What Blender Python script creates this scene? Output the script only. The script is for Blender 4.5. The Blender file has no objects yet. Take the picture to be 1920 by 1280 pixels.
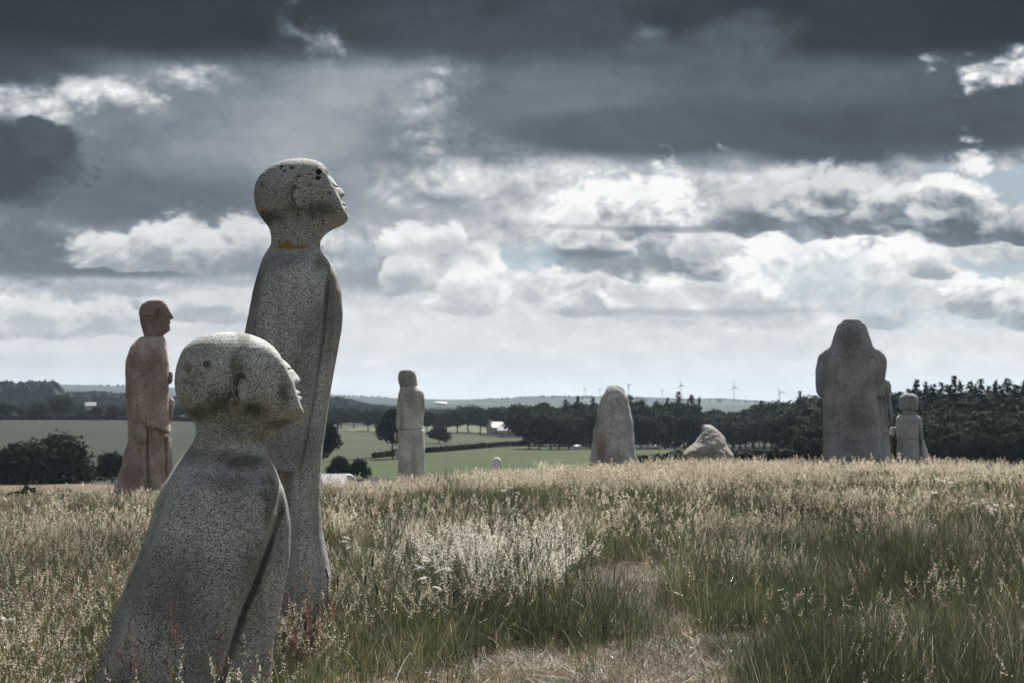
import bpy, bmesh, math, random
import numpy as np
from mathutils import Vector, Matrix, noise as mnoise

random.seed(7)
rng = np.random.default_rng(11)
scene = bpy.context.scene
col = scene.collection

# ---------------------------------------------------------------- camera
EYE = 1.75
FOCAL_PX = 3733.0                      # 70 mm on a 36 mm wide frame, 1920 px
HORIZON = 752.0
cam_data = bpy.data.cameras.new("camera")
cam = bpy.data.objects.new("camera", cam_data)
col.objects.link(cam)
scene.camera = cam
cam_data.sensor_width = 36.0
cam_data.lens = 70.0
cam_data.clip_start = 0.1
cam_data.clip_end = 60000.0
PITCH = math.atan((HORIZON - 640.0) / FOCAL_PX)
cam.location = (0, 0, EYE)
cam.rotation_euler = (math.pi / 2 + PITCH, 0, 0)
cam_data.dof.use_dof = True
cam_data.dof.focus_distance = 12.8
cam_data.dof.aperture_fstop = 6.3


def at(px, py, Y):
    """world point that lies at depth Y (metres) in the photograph direction px, py"""
    a = (px - 960.0) / FOCAL_PX
    b = (640.0 - py) / FOCAL_PX
    c, s = math.cos(PITCH), math.sin(PITCH)
    dy, dz = c - b * s, s + b * c
    return Vector((a / dy * Y, Y, EYE + dz / dy * Y))


# ---------------------------------------------------------------- light
SUN_EL, SUN_AZ = math.radians(45), math.radians(11)     # azimuth clockwise from +Y (view direction)
sun_data = bpy.data.lights.new("sun", "SUN")
sun_data.energy = 5.0
sun_data.angle = math.radians(0.6)
sun_data.color = (1.0, 0.965, 0.91)
sun = bpy.data.objects.new("sun", sun_data)
col.objects.link(sun)
sd = Vector((math.sin(SUN_AZ) * math.cos(SUN_EL), math.cos(SUN_AZ) * math.cos(SUN_EL), math.sin(SUN_EL)))
sun.rotation_euler = sd.to_track_quat('Z', 'Y').to_euler()

scene.view_settings.view_transform = 'Standard'
scene.view_settings.look = 'None'
scene.view_settings.exposure = 0.85
scene.view_settings.gamma = 1.0
scene.cycles.use_denoising = True
scene.cycles.max_bounces = 6
scene.cycles.transparent_max_bounces = 6
scene.cycles.volume_bounces = 0

# ---------------------------------------------------------------- sky (world)
world = bpy.data.worlds.new("World")
scene.world = world
world.use_nodes = True
wt = world.node_tree
wt.nodes.clear()


class NT:
    """small helper to write node trees"""
    def __init__(self, tree):
        self.t = tree

    def n(self, typ, **kw):
        nd = self.t.nodes.new(typ)
        for k, v in kw.items():
            setattr(nd, k, v)
        return nd

    def put(self, sock, v):
        if isinstance(v, bpy.types.NodeSocket):
            self.t.links.new(v, sock)
        else:
            sock.default_value = v

    def m(self, op, a, b=0.0, c=0.0, clamp=False):
        nd = self.n('ShaderNodeMath', operation=op, use_clamp=clamp)
        self.put(nd.inputs[0], a)
        self.put(nd.inputs[1], b)
        self.put(nd.inputs[2], c)
        return nd.outputs[0]

    def v(self, op, a, b=(0, 0, 0), c=(0, 0, 0), out=0):
        nd = self.n('ShaderNodeVectorMath', operation=op)
        self.put(nd.inputs[0], a)
        self.put(nd.inputs[1], b)
        if op == 'MULTIPLY_ADD':
            self.put(nd.inputs[2], c)
        return nd.outputs[out]

    def scale(self, a, s):
        nd = self.n('ShaderNodeVectorMath', operation='SCALE')
        self.put(nd.inputs[0], a)
        self.put(nd.inputs[3], s)
        return nd.outputs[0]

    def noise(self, vec, scale, detail=4, rough=0.5, lac=2.0, out=0, dist=0.0):
        nd = self.n('ShaderNodeTexNoise')
        self.put(nd.inputs['Vector'], vec)
        nd.inputs['Scale'].default_value = scale
        nd.inputs['Detail'].default_value = detail
        nd.inputs['Roughness'].default_value = rough
        nd.inputs['Lacunarity'].default_value = lac
        nd.inputs['Distortion'].default_value = dist
        return nd.outputs[out]

    def rng(self, x, a, b, c=0.0, d=1.0, smooth=True):
        nd = self.n('ShaderNodeMapRange', interpolation_type='SMOOTHSTEP' if smooth else 'LINEAR')
        for i, q in enumerate((x, a, b, c, d)):
            self.put(nd.inputs[i], q)
        return nd.outputs[0]

    def mix(self, f, a, b):
        nd = self.n('ShaderNodeMix', data_type='FLOAT')
        self.put(nd.inputs[0], f)
        self.put(nd.inputs[2], a)
        self.put(nd.inputs[3], b)
        return nd.outputs[0]

    def mixc(self, f, a, b, blend='MIX'):
        nd = self.n('ShaderNodeMix', data_type='RGBA', blend_type=blend)
        self.put(nd.inputs[0], f)
        self.put(nd.inputs[6], a if isinstance(a, bpy.types.NodeSocket) else (*a, 1))
        self.put(nd.inputs[7], b if isinstance(b, bpy.types.NodeSocket) else (*b, 1))
        return nd.outputs[2]

    def ramp(self, f, stops, interp='LINEAR'):
        nd = self.n('ShaderNodeValToRGB')
        cr = nd.color_ramp
        cr.interpolation = interp
        while len(cr.elements) < len(stops):
            cr.elements.new(0.5)
        for e, (p, c) in zip(cr.elements, stops):
            e.position = p
            e.color = (*c, 1)
        self.put(nd.inputs[0], f)
        return nd.outputs[0]


W = NT(wt)
tc = W.n('ShaderNodeTexCoord').outputs['Generated']
D = W.v('NORMALIZE', tc)
sep = W.n('ShaderNodeSeparateXYZ')
W.put(sep.inputs[0], D)
DEG = 57.29578
az = W.m('MULTIPLY', W.m('ARCTAN2', sep.outputs[0], sep.outputs[1]), DEG)
el = W.m('MULTIPLY', W.m('ARCSINE', sep.outputs[2]), DEG)
comb = W.n('ShaderNodeCombineXYZ')
W.put(comb.inputs[0], az)
W.put(comb.inputs[1], el)
AE = comb.outputs[0]                                    # direction in degrees (azimuth, elevation)
# clouds are flattened towards the horizon
DS = W.v('MULTIPLY', D, (1.0, 1.0, 1.9))
warp_big = W.v('SUBTRACT', W.noise(DS, 14, 3, 0.5, out=1), (0.5, 0.5, 0.5))
puff = W.noise(DS, 22, 7, 0.52)                          # cumulus detail


def billow(vec):
    """round heads with creased joints between them, as on cumulus"""
    tot = None
    for sc_, w_ in ((24, .40), (52, .31), (115, .19), (260, .10)):
        q = W.m('ABSOLUTE', W.m('MULTIPLY_ADD', W.noise(vec, sc_, 0), 2.0, -1.0))
        tot = W.m('MULTIPLY', q, w_) if tot is None else W.m('MULTIPLY_ADD', q, w_, tot)
    return tot


DB = W.v('ADD', W.v('MULTIPLY', D, (1.0, 1.0, 1.35)), W.scale(warp_big, 0.018))
bil = billow(DB)
bil_up = billow(W.v('ADD', DB, (0.0028, 0.0, 0.0065)))
relief = W.m('SUBTRACT', bil, bil_up)                   # bright on the upper sunlit side
bf = W.m('MULTIPLY', W.m('SUBTRACT', bil, 0.26), 1.0)
soft = W.noise(DS, 9, 4, 0.5)
streak = W.noise(W.v('MULTIPLY', D, (1.0, 1.0, 6.5)), 13, 6, 0.55)
fine = W.noise(W.v('ADD', W.scale(warp_big, 0.05), DS), 60, 8, 0.6)
warp_sm = W.v('SUBTRACT', W.noise(DS, 45, 6, 0.58, out=1), (0.5, 0.5, 0.5))
AEW = W.v('ADD', AE, W.v('ADD', W.scale(warp_big, 1.5), W.scale(warp_sm, 0.75)))
AES = W.v('ADD', AE, W.v('MULTIPLY', warp_big, (1.8, 0.45, 0)))  # calmer edges for flat bases

pf = W.m('SUBTRACT', puff, 0.5)
sf = W.m('SUBTRACT', soft, 0.5)
ff = W.m('SUBTRACT', fine, 0.5)
st = W.m('SUBTRACT', streak, 0.5)

# general cover: pale near the horizon, slate grey higher up
elc = W.m('MAXIMUM', el, 0.0)
base = W.rng(elc, 1.0, 9.0, 0.895, 0.48)
base = W.mix(W.rng(elc, 12, 40), base, 0.63)
brk = W.m('MULTIPLY', W.noise(DS, 3.2, 6, 0.55), 1.0)
base = W.m('ADD', base, W.m('MULTIPLY', W.m('SUBTRACT', brk, 0.5), W.rng(elc, 4, 16, 0.15, 1.0)))
base = W.m('SUBTRACT', base, W.m('MULTIPLY', W.rng(az, -3, -14), W.rng(elc, 0.0, 5.0, 0.06, 0.12)))
L = W.m('ADD', base, W.m('MULTIPLY', st, W.rng(elc, 0.2, 3.0, 0.16, 0.34)))
L = W.m('ADD', L, W.m('MULTIPLY', pf, W.rng(elc, 2.0, 4.5, 0.10, 0.5)))
L = W.m('ADD', L, W.m('MULTIPLY', relief, W.rng(elc, 0.8, 3.5, 0.0, 0.5)))


def blob(L, px, py, rx, ry, val, amt=1.0, soft=0.45, edge=1.2, nz=0.0, rl=0.0, calm=False, sfz=0.0):
    """a bank of cloud of half-size rx, ry (in 1/65 degree) round one direction; val = its tone"""
    c = ((px - 960) / 65.2, (HORIZON - py) / 65.2)
    s = (65.2 / rx, 65.2 / ry)
    q = W.v('MULTIPLY_ADD', AES if calm else AEW, (s[0], s[1], 0), (-c[0] * s[0], -c[1] * s[1], 0))
    d = W.v('LENGTH', q, out=1)
    if edge:
        d = W.m('MULTIPLY_ADD', pf, -edge * (1.0 if calm else 0.6), d)
        if not calm:
            d = W.m('MULTIPLY_ADD', bf, -edge * 1.3, d)
    msk = W.rng(d, 1.0 - soft, 1.0 + soft * 0.4, amt, 0.0)
    tone = val
    if nz:
        tone = W.m('MULTIPLY_ADD', pf, nz, tone)
    if sfz:
        tone = W.m('MULTIPLY_ADD', sf, sfz, tone)
    if rl:
        tone = W.m('MULTIPLY_ADD', relief, rl * 0.9, tone)
        tone = W.m('MULTIPLY_ADD', bf, rl * 0.25, tone)
    return W.mix(msk, L, tone)


BANKS = [
    # px, py, rx, ry, tone, opts
    # luminous middle
    (1420, 470, 780, 240, .85, dict(amt=.85, soft=.6, edge=.5, nz=.3, rl=.5)),
    (900, 640, 1300, 110, .82, dict(amt=.55, soft=.7, edge=.3, nz=.15)),
    # left slate mass
    (380, 270, 640, 250, .50, dict(amt=.98, soft=.55, edge=.4, sfz=.45, nz=.12)),
    (590, 230, 300, 150, .635, dict(amt=.9, soft=.9, edge=.5, sfz=.3)),
    (700, 420, 170, 110, .63, dict(amt=.7, soft=.9, edge=.3, sfz=.2)),
    (250, 385, 420, 60, .40, dict(amt=.8, soft=.7, edge=.5, calm=True)),
    # under the left mass: bright puffs over grey bars
    (470, 455, 320, 48, .72, dict(amt=.9, soft=.6, edge=1.0, nz=.5, rl=1.2)),
    (290, 455, 90, 24, .78, dict(amt=.8, soft=.8, edge=1.2, nz=.3)),
    (60, 470, 200, 34, .42, dict(amt=.9, soft=.6, edge=.8)),
    (240, 505, 380, 26, .43, dict(amt=.95, soft=.5, edge=.6, calm=True)),
    (560, 525, 320, 20, .62, dict(amt=.7, soft=.6, edge=.6, calm=True)),
    (180, 490, 40, 10, .72, dict(amt=.8, soft=.8, edge=.6)),
    (690, 500, 110, 50, .56, dict(amt=.6, soft=.8, edge=.5)),
    (150, 600, 320, 42, .76, dict(amt=.8, soft=.6, edge=1.2, nz=.4, rl=1.0)),
    (230, 560, 140, 20, .60, dict(amt=.7, soft=.6, edge=.8)),
    # bright gap, upper left, and the dark head below it
    (60, 210, 190, 58, .80, dict(amt=.95, soft=.55, edge=1.6, nz=.6, rl=.9)),
    (175, 178, 100, 34, .86, dict(amt=.9, soft=.5, edge=1.2, nz=.4, rl=.6)),
    (20, 320, 150, 95, .27, dict(amt=.95, soft=.35, edge=.9, sfz=.2)),
    (100, 270, 60, 42, .31, dict(amt=.95, soft=.25, edge=.9)),
    (0, 130, 200, 50, .26, dict(amt=.8, soft=.6, edge=.4)),
    (368, 146, 70, 28, .68, dict(amt=.85, soft=1.0, edge=2.2, nz=.9, rl=.8)),
    (440, 160, 40, 16, .66, dict(amt=.6, soft=.8, edge=1.6, nz=.5)),
    # pale seam between the two dark roofs
    (835, 205, 66, 95, .68, dict(amt=.85, soft=.9, edge=2.4, nz=1.3, rl=.6)),
    # big dark roof, right
    (1500, 210, 640, 120, .35, dict(amt=1.0, soft=.22, edge=.45, sfz=.28, calm=True)),
    (1060, 190, 250, 95, .44, dict(amt=.95, soft=.4, edge=.4, sfz=.2, calm=True)),
    (1330, 270, 300, 60, .34, dict(amt=.95, soft=.35, edge=.3, calm=True)), (1150, 245, 200, 46, .38, dict(amt=.9, soft=.4, edge=.3, calm=True)),
    (1800, 235, 330, 58, .29, dict(amt=.9, soft=.5, edge=.3, sfz=.2, calm=True)),
    (1400, 170, 420, 45, .43, dict(amt=.6, soft=.9, edge=.4)),
    # topmost dark layer
    (300, 25, 780, 105, .175, dict(amt=.96, soft=.45, edge=.3, sfz=.2, calm=True)),
    (1000, 45, 420, 88, .27, dict(amt=.9, soft=.5, edge=.3, sfz=.2, calm=True)),
    (1700, 40, 520, 92, .155, dict(amt=.96, soft=.35, edge=.3, sfz=.2, calm=True)),
    (1400, 75, 120, 50, .44, dict(amt=.75, soft=.9, edge=.6)),
    (1215, 70, 34, 26, .48, dict(amt=.8, soft=.9, edge=.8)),
    (566, 80, 62, 34, .56, dict(amt=.8, soft=1.1, edge=2.2, nz=.9, rl=.6)),
    (1862, 152, 90, 32, .84, dict(amt=.95, soft=.7, edge=2.4, nz=1.0, rl=1.0)),
    # bright rim under the roof
    (1180, 325, 360, 40, .88, dict(amt=.6, soft=.7, edge=1.0, nz=.4, rl=.6, calm=True)),
    (830, 335, 130, 60, .74, dict(amt=.7, soft=.7, edge=1.2, nz=.4, rl=.8)),
    (1640, 330, 240, 40, .72, dict(amt=.7, soft=.7, edge=1.0, nz=.4, rl=.8)),
    (1480, 325, 60, 28, .90, dict(amt=.8, soft=.7, edge=1.0)),
]
for b in BANKS:
    L = blob(L, *b[:5], **b[5])



def cumulus(L, px, base_py, rx, h, grey, white, amt=0.95, edge=0.9, k=4.0):
    """heaped cloud: flat grey foot on the line base_py, bright knobbly head h above it"""
    c = ((px - 960) / 65.2, (HORIZON - base_py) / 65.2)
    s = (65.2 / (rx * 1.05), 65.2 / (h * 1.25))
    q = W.v('MULTIPLY_ADD', AEC, (s[0], s[1], 0), (-c[0] * s[0], -c[1] * s[1], 0))
    sp = W.n('ShaderNodeSeparateXYZ')
    W.put(sp.inputs[0], q)
    up = W.m('MAXIMUM', sp.outputs[1], W.m('MULTIPLY', sp.outputs[1], -k))
    d = W.m('SQRT', W.m('ADD', W.m('MULTIPLY', sp.outputs[0], sp.outputs[0]), W.m('MULTIPLY', up, up)))
    d = W.m('MULTIPLY_ADD', bf, -edge * 1.2, d)
    d = W.m('MULTIPLY_ADD', pf, -edge * 0.6, d)
    msk = W.rng(d, 0.80, 1.04, amt, 0.0)
    t = W.m('MULTIPLY_ADD', d, 0.45, W.m('MULTIPLY', sp.outputs[1], 0.75))
    t = W.m('MULTIPLY_ADD', relief, 1.3, t)
    tone = W.rng(t, 0.10, 0.78, grey, min(white + 0.03, 0.97))
    tone = W.m('MULTIPLY_ADD', ff, 0.10, tone)
    return W.mix(msk, L, tone)


AEC = W.v('ADD', AE, W.v('ADD', W.scale(warp_big, 0.8), W.scale(warp_sm, 0.45)))
for cu in [
    (300, 500, 150, 66, .60, .84), (440, 505, 120, 80, .58, .80), (560, 520, 90, 50, .58, .76),
    (70, 625, 110, 48, .70, .83), (205, 622, 80, 62, .68, .82), (380, 600, 110, 40, .68, .80),
    (770, 535, 60, 60, .66, .84), (870, 572, 80, 60, .74, .88), (1000, 552, 45, 56, .74, .90), (800, 470, 90, 46, .76, .88),
    (1110, 570, 95, 90, .68, .92), (1270, 580, 150, 100, .76, .93), (1430, 582, 120, 130, .74, .95), (1560, 560, 120, 100, .80, .94), (1665, 560, 110, 90, .78, .93),
    (1200, 482, 170, 165, .54, .93), (1110, 478, 95, 60, .52, .86), (1310, 470, 70, 60, .66, .88),
    (1450, 425, 150, 60, .45, .74), (1600, 430, 170, 100, .44, .80), (1700, 425, 120, 70, .48, .84), (1790, 440, 95, 125, .40, .90), (1885, 455, 70, 44, .42, .72),
    (1738, 522, 48, 40, .64, .90), (1826, 580, 70, 64, .62, .92), (1912, 604, 60, 60, .60, .88), (1650, 605, 60, 40, .66, .84),
]:
    L = cumulus(L, *cu)
L = blob(L, 1350, 428, 330, 9, .44, amt=.55, soft=.7, edge=.3, calm=True)
L = blob(L, 1100, 478, 110, 9, .46, amt=.6, soft=.7, edge=.3, calm=True)
L = blob(L, 1280, 584, 280, 8, .66, amt=.6, soft=.7, edge=.3, calm=True)
L = W.m('ADD', L, W.m('MULTIPLY', ff, 0.11))
L = W.m('MINIMUM', W.m('MAXIMUM', L, 0.10), 0.94)
cloud = W.ramp(L, [(0.10, (.0060, .0082, .0115)), (0.24, (.0185, .0232, .0295)), (0.38, (.046, .058, .071)),
                   (0.54, (.118, .138, .160)), (0.70, (.248, .263, .277)), (0.86, (.410, .420, .422)),
                   (0.97, (.58, .58, .57))])
# patches of open sky between the clouds
GAPS = [(1890, 350, 60, 34, .95), (1010, 492, 85, 28, .7), (1525, 535, 85, 48, .42), (1500, 470, 50, 40, .4), (1640, 570, 50, 30, .4),
        (1860, 505, 90, 12, .7), (1250, 330, 34, 12, .5), (1120, 343, 44, 7, .5), (1700, 442, 30, 8, .4), (1760, 318, 40, 9, .5), (1790, 600, 160, 16, .35), (700, 470, 60, 18, .3)]
gap = 0.0
for (px, py, rx, ry, a) in GAPS:
    c = ((px - 960) / 65.2, (HORIZON - py) / 65.2)
    s = (65.2 / rx, 65.2 / ry)
    q = W.v('MULTIPLY_ADD', AEW, (s[0], s[1], 0), (-c[0] * s[0], -c[1] * s[1], 0))
    d = W.m('MULTIPLY_ADD', bf, 2.2, W.v('LENGTH', q, out=1))
    gap = W.m('MAXIMUM', W.rng(d, 0.45, 1.15, a, 0.0), gap)
gap = W.m('MAXIMUM', gap, W.m('MULTIPLY', W.rng(brk, 0.60, 0.72), W.rng(elc, 12, 24, 0.0, 0.8)))

sky = W.n('ShaderNodeTexSky', sky_type='NISHITA')
sky.sun_disc = False
sky.sun_elevation = SUN_EL
sky.sun_rotation = SUN_AZ
sky.air_density = 1.0
sky.dust_density = 1.5
# greyed blue of the open sky
hsv = W.n('ShaderNodeHueSaturation')
hsv.inputs['Saturation'].default_value = 0.55
hsv.inputs['Value'].default_value = 0.08
W.put(hsv.inputs['Color'], sky.outputs[0])
final = W.mixc(gap, cloud, W.mixc(W.rng(elc, 12, 24), (.22, .275, .315), hsv.outputs[0]))
# below the horizon
final = W.mixc(W.rng(el, -2.0, -0.2), (.10, .12, .10), final)
bg = W.n('ShaderNodeBackground')
W.put(bg.inputs[0], final)
bg.inputs[1].default_value = 1.0
wo = W.n('ShaderNodeOutputWorld')
wt.links.new(bg.outputs[0], wo.inputs[0])
world.cycles.sampling_method = 'MANUAL'
world.cycles.sample_map_resolution = 1024

# ---------------------------------------------------------------- helpers
def tag(o, label=None, cat=None, group=None, kind=None):
    if label:
        o["label"] = label
    if cat:
        o["category"] = cat
    if group:
        o["group"] = group
    if kind:
        o["kind"] = kind
    return o


def link(name, me, mat=None, parent=None, loc=None):
    o = bpy.data.objects.new(name, me)
    col.objects.link(o)
    if mat is not None and me is not None and len(me.materials) == 0:
        me.materials.append(mat)
    if parent is not None:
        o.parent = parent
    if loc is not None:
        o.location = loc
    return o


def empty(name, loc, rz=0.0):
    o = bpy.data.objects.new(name, None)
    col.objects.link(o)
    o.location = loc
    o.rotation_euler = (0, 0, rz)
    o.empty_display_size = 0.3
    return o


def mesh_np(name, verts, quads=None, tris=None, smooth=False):
    """mesh from numpy arrays, fast"""
    verts = np.asarray(verts, dtype=np.float32)
    faces, sizes = [], []
    if quads is not None and len(quads):
        q = np.asarray(quads, dtype=np.int32)
        faces.append(q.ravel())
        sizes.append(np.full(len(q), 4, dtype=np.int32))
    if tris is not None and len(tris):
        t = np.asarray(tris, dtype=np.int32)
        faces.append(t.ravel())
        sizes.append(np.full(len(t), 3, dtype=np.int32))
    loops = np.concatenate(faces)
    sz = np.concatenate(sizes)
    me = bpy.data.meshes.new(name)
    me.vertices.add(len(verts))
    me.vertices.foreach_set("co", verts.ravel())
    me.loops.add(len(loops))
    me.loops.foreach_set("vertex_index", loops)
    me.polygons.add(len(sz))
    st_ = np.zeros(len(sz), dtype=np.int32)
    st_[1:] = np.cumsum(sz)[:-1]
    me.polygons.foreach_set("loop_start", st_)
    me.polygons.foreach_set("loop_total", sz)
    me.polygons.foreach_set("use_smooth", np.full(len(sz), smooth))
    me.update(calc_edges=True)
    me.validate()
    return me


def grid_faces(nr, nc, wrap=False):
    i = np.arange(nr - 1)[:, None]
    j = np.arange(nc if wrap else nc - 1)[None, :]
    j2 = (j + 1) % nc
    a = i * nc + j
    b = i * nc + j2
    c = (i + 1) * nc + j2
    d = (i + 1) * nc + j
    return np.stack([a, b, c, d], -1).reshape(-1, 4)


def material(name):
    m = bpy.data.materials.new(name)
    m.use_nodes = True
    m.node_tree.nodes.clear()
    return m, NT(m.node_tree)


def finish(N, color, rough=0.8, normal=None, spec=0.4, sheen=None, trans=None):
    p = N.n('ShaderNodeBsdfPrincipled')
    N.put(p.inputs['Base Color'], color if isinstance(color, bpy.types.NodeSocket) else (*color, 1))
    N.put(p.inputs['Roughness'], rough)
    p.inputs['Specular IOR Level'].default_value = spec
    if normal is not None:
        N.put(p.inputs['Normal'], normal)
    out = N.n('ShaderNodeOutputMaterial')
    sh = p.outputs[0]
    if trans is not None:
        t = N.n('ShaderNodeBsdfTranslucent')
        N.put(t.inputs[0], trans[1] if isinstance(trans[1], bpy.types.NodeSocket) else (*trans[1], 1))
        mx = N.n('ShaderNodeMixShader')
        mx.inputs[0].default_value = trans[0]
        N.t.links.new(sh, mx.inputs[1])
        N.t.links.new(t.outputs[0], mx.inputs[2])
        sh = mx.outputs[0]
    N.t.links.new(sh, out.inputs[0])
    return p


def bump(N, h, strength=0.4, dist=0.01, prev=None):
    b = N.n('ShaderNodeBump')
    b.inputs['Strength'].default_value = strength
    b.inputs['Distance'].default_value = dist
    N.put(b.inputs['Height'], h)
    if prev is not None:
        N.put(b.inputs['Normal'], prev)
    return b.outputs[0]


def _hash(i, j, k):
    h = (i * 374761393 + j * 668265263 + k * 2147483647 + 1013904223) & 0xFFFFFFFF
    h = ((h ^ (h >> 13)) * 1274126177) & 0xFFFFFFFF
    h = (h ^ (h >> 16)) & 0xFFFFFF
    return h / float(0xFFFFFF) * 2 - 1


def vnoise(x, y, z, s=1.0, octaves=3, gain=0.5):
    """value noise in -1..1 for numpy arrays"""
    tot, amp, nrm = 0.0, 1.0, 0.0
    for o in range(octaves):
        X, Y, Z = x * s + 17.3 * o, y * s + 5.1 * o, z * s + 9.7 * o
        i, j, k = (np.floor(q).astype(np.int64) for q in (X, Y, Z))
        fx, fy, fz = X - i, Y - j, Z - k
        fx, fy, fz = (f * f * f * (f * (f * 6 - 15) + 10) for f in (fx, fy, fz))
        r = 0
        for a in (0, 1):
            for b in (0, 1):
                for c in (0, 1):
                    r = r + _hash(i + a, j + b, k + c) * (fx if a else 1 - fx) * (fy if b else 1 - fy) * (fz if c else 1 - fz)
        tot = tot + r * amp
        nrm += amp
        amp *= gain
        s = s * 2.03
    return tot / nrm


# ---------------------------------------------------------------- granite
def granite(name, dark, mid, light, grain=110.0, gain=1.38, crisp=1.0, stains=(), olive=0.0, olive_top=0.0, mott=0.25, streaks=0.0, bumpd=0.004, spots=0.0):
    dark, mid, light = (tuple(min(.8, q * gain) for q in k_) for k_ in (dark, mid, light))
    """speckled weathered granite; stains = (x, z, rx, rz, colour, amount) in the statue's own side plane"""
    m, N = material(name)
    co = N.n('ShaderNodeTexCoord').outputs['Object']
    g1 = N.noise(co, grain, 2, 0.75)
    g2 = N.noise(co, grain * 2.6, 1, 0.15)
    vor = N.n('ShaderNodeTexVoronoi')
    N.put(vor.inputs['Vector'], co)
    vor.inputs['Scale'].default_value = grain * 1.1
    vs = N.n('ShaderNodeSeparateColor')
    N.put(vs.inputs[0], vor.outputs['Color'])
    g = N.m('ADD', N.m('MULTIPLY', g1, 0.40), N.m('ADD', N.m('MULTIPLY', g2, 0.15), N.m('MULTIPLY', vs.outputs[0], 0.45)))
    big = N.noise(co, 2.3, 5, 0.2)
    c = N.ramp(g, [(0.30, tuple(q * 0.6 for q in dark)), (0.42, tuple(q * 0.85 for q in mid)), (0.56, light), (0.70, tuple(min(.85, q * 1.9) for q in light))])
    c = N.mixc(1.0 - crisp, c, mid)
    # weather mottling
    c = N.mixc(N.m('MULTIPLY', N.rng(big, 0.40, 0.68), mott), c, tuple(q * 0.45 for q in mid), 'MIX')
    if streaks:
        sv = N.v('MULTIPLY', co, (9, 9, 0.9))
        sk = N.noise(sv, 1.0, 5, 0.2)
        c = N.mixc(N.m('MULTIPLY', N.rng(sk, 0.5, 0.75), streaks), c, tuple(q * 0.5 for q in mid))
    if olive:
        o1 = N.noise(co, 3.5, 6, 0.65)
        c = N.mixc(N.m('MULTIPLY', N.rng(o1, 0.50, 0.70), olive), c, (0.075, 0.08, 0.035), 'MIX')
    if spots:
        v2 = N.n('ShaderNodeTexVoronoi')
        N.put(v2.inputs['Vector'], N.v('ADD', co, N.scale(N.noise(co, 30, 2, out=1), 0.03)))
        v2.inputs['Scale'].default_value = 24
        s2 = N.n('ShaderNodeSeparateColor')
        N.put(s2.inputs[0], v2.outputs['Color'])
        rad = N.m('MULTIPLY', N.m('MAXIMUM', N.m('SUBTRACT', s2.outputs[0], 0.55), 0.0), 0.75)
        c = N.mixc(N.m('MULTIPLY', N.rng(N.m('SUBTRACT', rad, v2.outputs['Distance']), 0.0, 0.04), spots), c, (0.018, 0.018, 0.02))
    sn = N.noise(co, 14, 5, 0.65)
    for (x, z, rx, rz, colr, amt) in stains:
        q = N.v('MULTIPLY_ADD', co, (1 / rx, 0, 1 / rz), (-x / rx, 0, -z / rz))
        d = N.m('MULTIPLY_ADD', N.m('SUBTRACT', sn, 0.5), 2.2 if rx * rz > 0.0012 else 1.3, N.v('LENGTH', q, out=1))
        ff_ = N.rng(d, 0.25, 1.2, 1.0, 0.0) if rx * rz > 0.0012 else N.rng(d, 0.7, 1.0, 1.0, 0.0)
        c = N.mixc(N.m('MULTIPLY', N.m('MULTIPLY', ff_, N.rng(g, 0.25, 0.5, 1.0, 0.8) if rx * rz > 0.0012 else 1.0), amt), c, colr)
    n1 = bump(N, N.m('ADD', g, N.m('MULTIPLY', N.noise(co, 18, 4, 0.6), 1.2)), 0.55, bumpd)
    finish(N, c, 0.85, n1, 0.25)
    return m


# ---------------------------------------------------------------- the lie of the land
PXS = np.array([-200, 0, 100, 230, 350, 500, 620, 700, 770, 850, 950, 1000, 1100, 1200, 1300, 1350, 1420, 1480, 1600, 2000], float)
COARSE = np.array([-100, 300, 700, 1000, 1250, 1500, 2000], float)
TAB = {
    250: [1002, 1002, 1000, 990, 980, 960, 950],
    400: [905, 905, 900, 890, 880, 875, 870],
    550: [868, 868, 872, 866, 862, 858, 858],
    700: [835, 838, 850, 845, 843, 850, 846],
    900: [800, 803, 822, 826, 838, 835, 800],
    1100: [786, 787, 805, 815, 815, 810, 775],
    1500: [778, 780, 792, 792, 790, 790, 768],
    2000: [768, 770, 781, 782, 782, 782, 764],
    2800: [747, 757, 770, 776, 778, 778, 762],
    3500: [727, 744, 757, 770, 772, 772, 761],
    5000: [733, 741, 755, 768, 770, 770, 765],
    6500: [728, 733, 748, 756, 763, 768, 766],
}
FAR = [724, 722, 722, 724, 728, 735, 740, 743, 748, 749, 746, 742, 743, 745, 748, 747, 751, 757, 762, 765]
RS = sorted(TAB) + [8000, 10000, 14000]
ROWS = [np.interp(PXS, COARSE, TAB[r]) for r in sorted(TAB)] + [np.array(FAR, float), np.array(FAR, float) + 3, np.array(FAR, float) + 12]
ROWS = np.array(ROWS)
LRS = np.log(np.array(RS, float))
CREST_PX = np.array([-600, 0, 300, 650, 1000, 1250, 1600, 2500], float)
CREST_R0 = np.array([23.5, 23.5, 24, 26, 31, 35, 36, 36], float)


def eff_px(x, y):
    a = np.degrees(np.arctan2(x, y))
    a = np.where(np.abs(a) > 90, np.sign(a) * (180 - np.abs(a)), a)
    a = np.clip(a, -20, 20)
    return 960 + FOCAL_PX * np.tan(np.radians(a))


def wob(x, y, s, seed=0.0):
    """cheap smooth noise in -1..1"""
    v = (np.sin(x * s + 1.3 + seed) * np.cos(y * s * 1.13 + 0.7 + seed * 2)
         + 0.55 * np.sin(x * s * 2.17 - y * s * 1.7 + 2.1 + seed) + 0.35 * np.cos(x * s * 3.9 + y * s * 4.3 + seed))
    return v / 1.9


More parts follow.
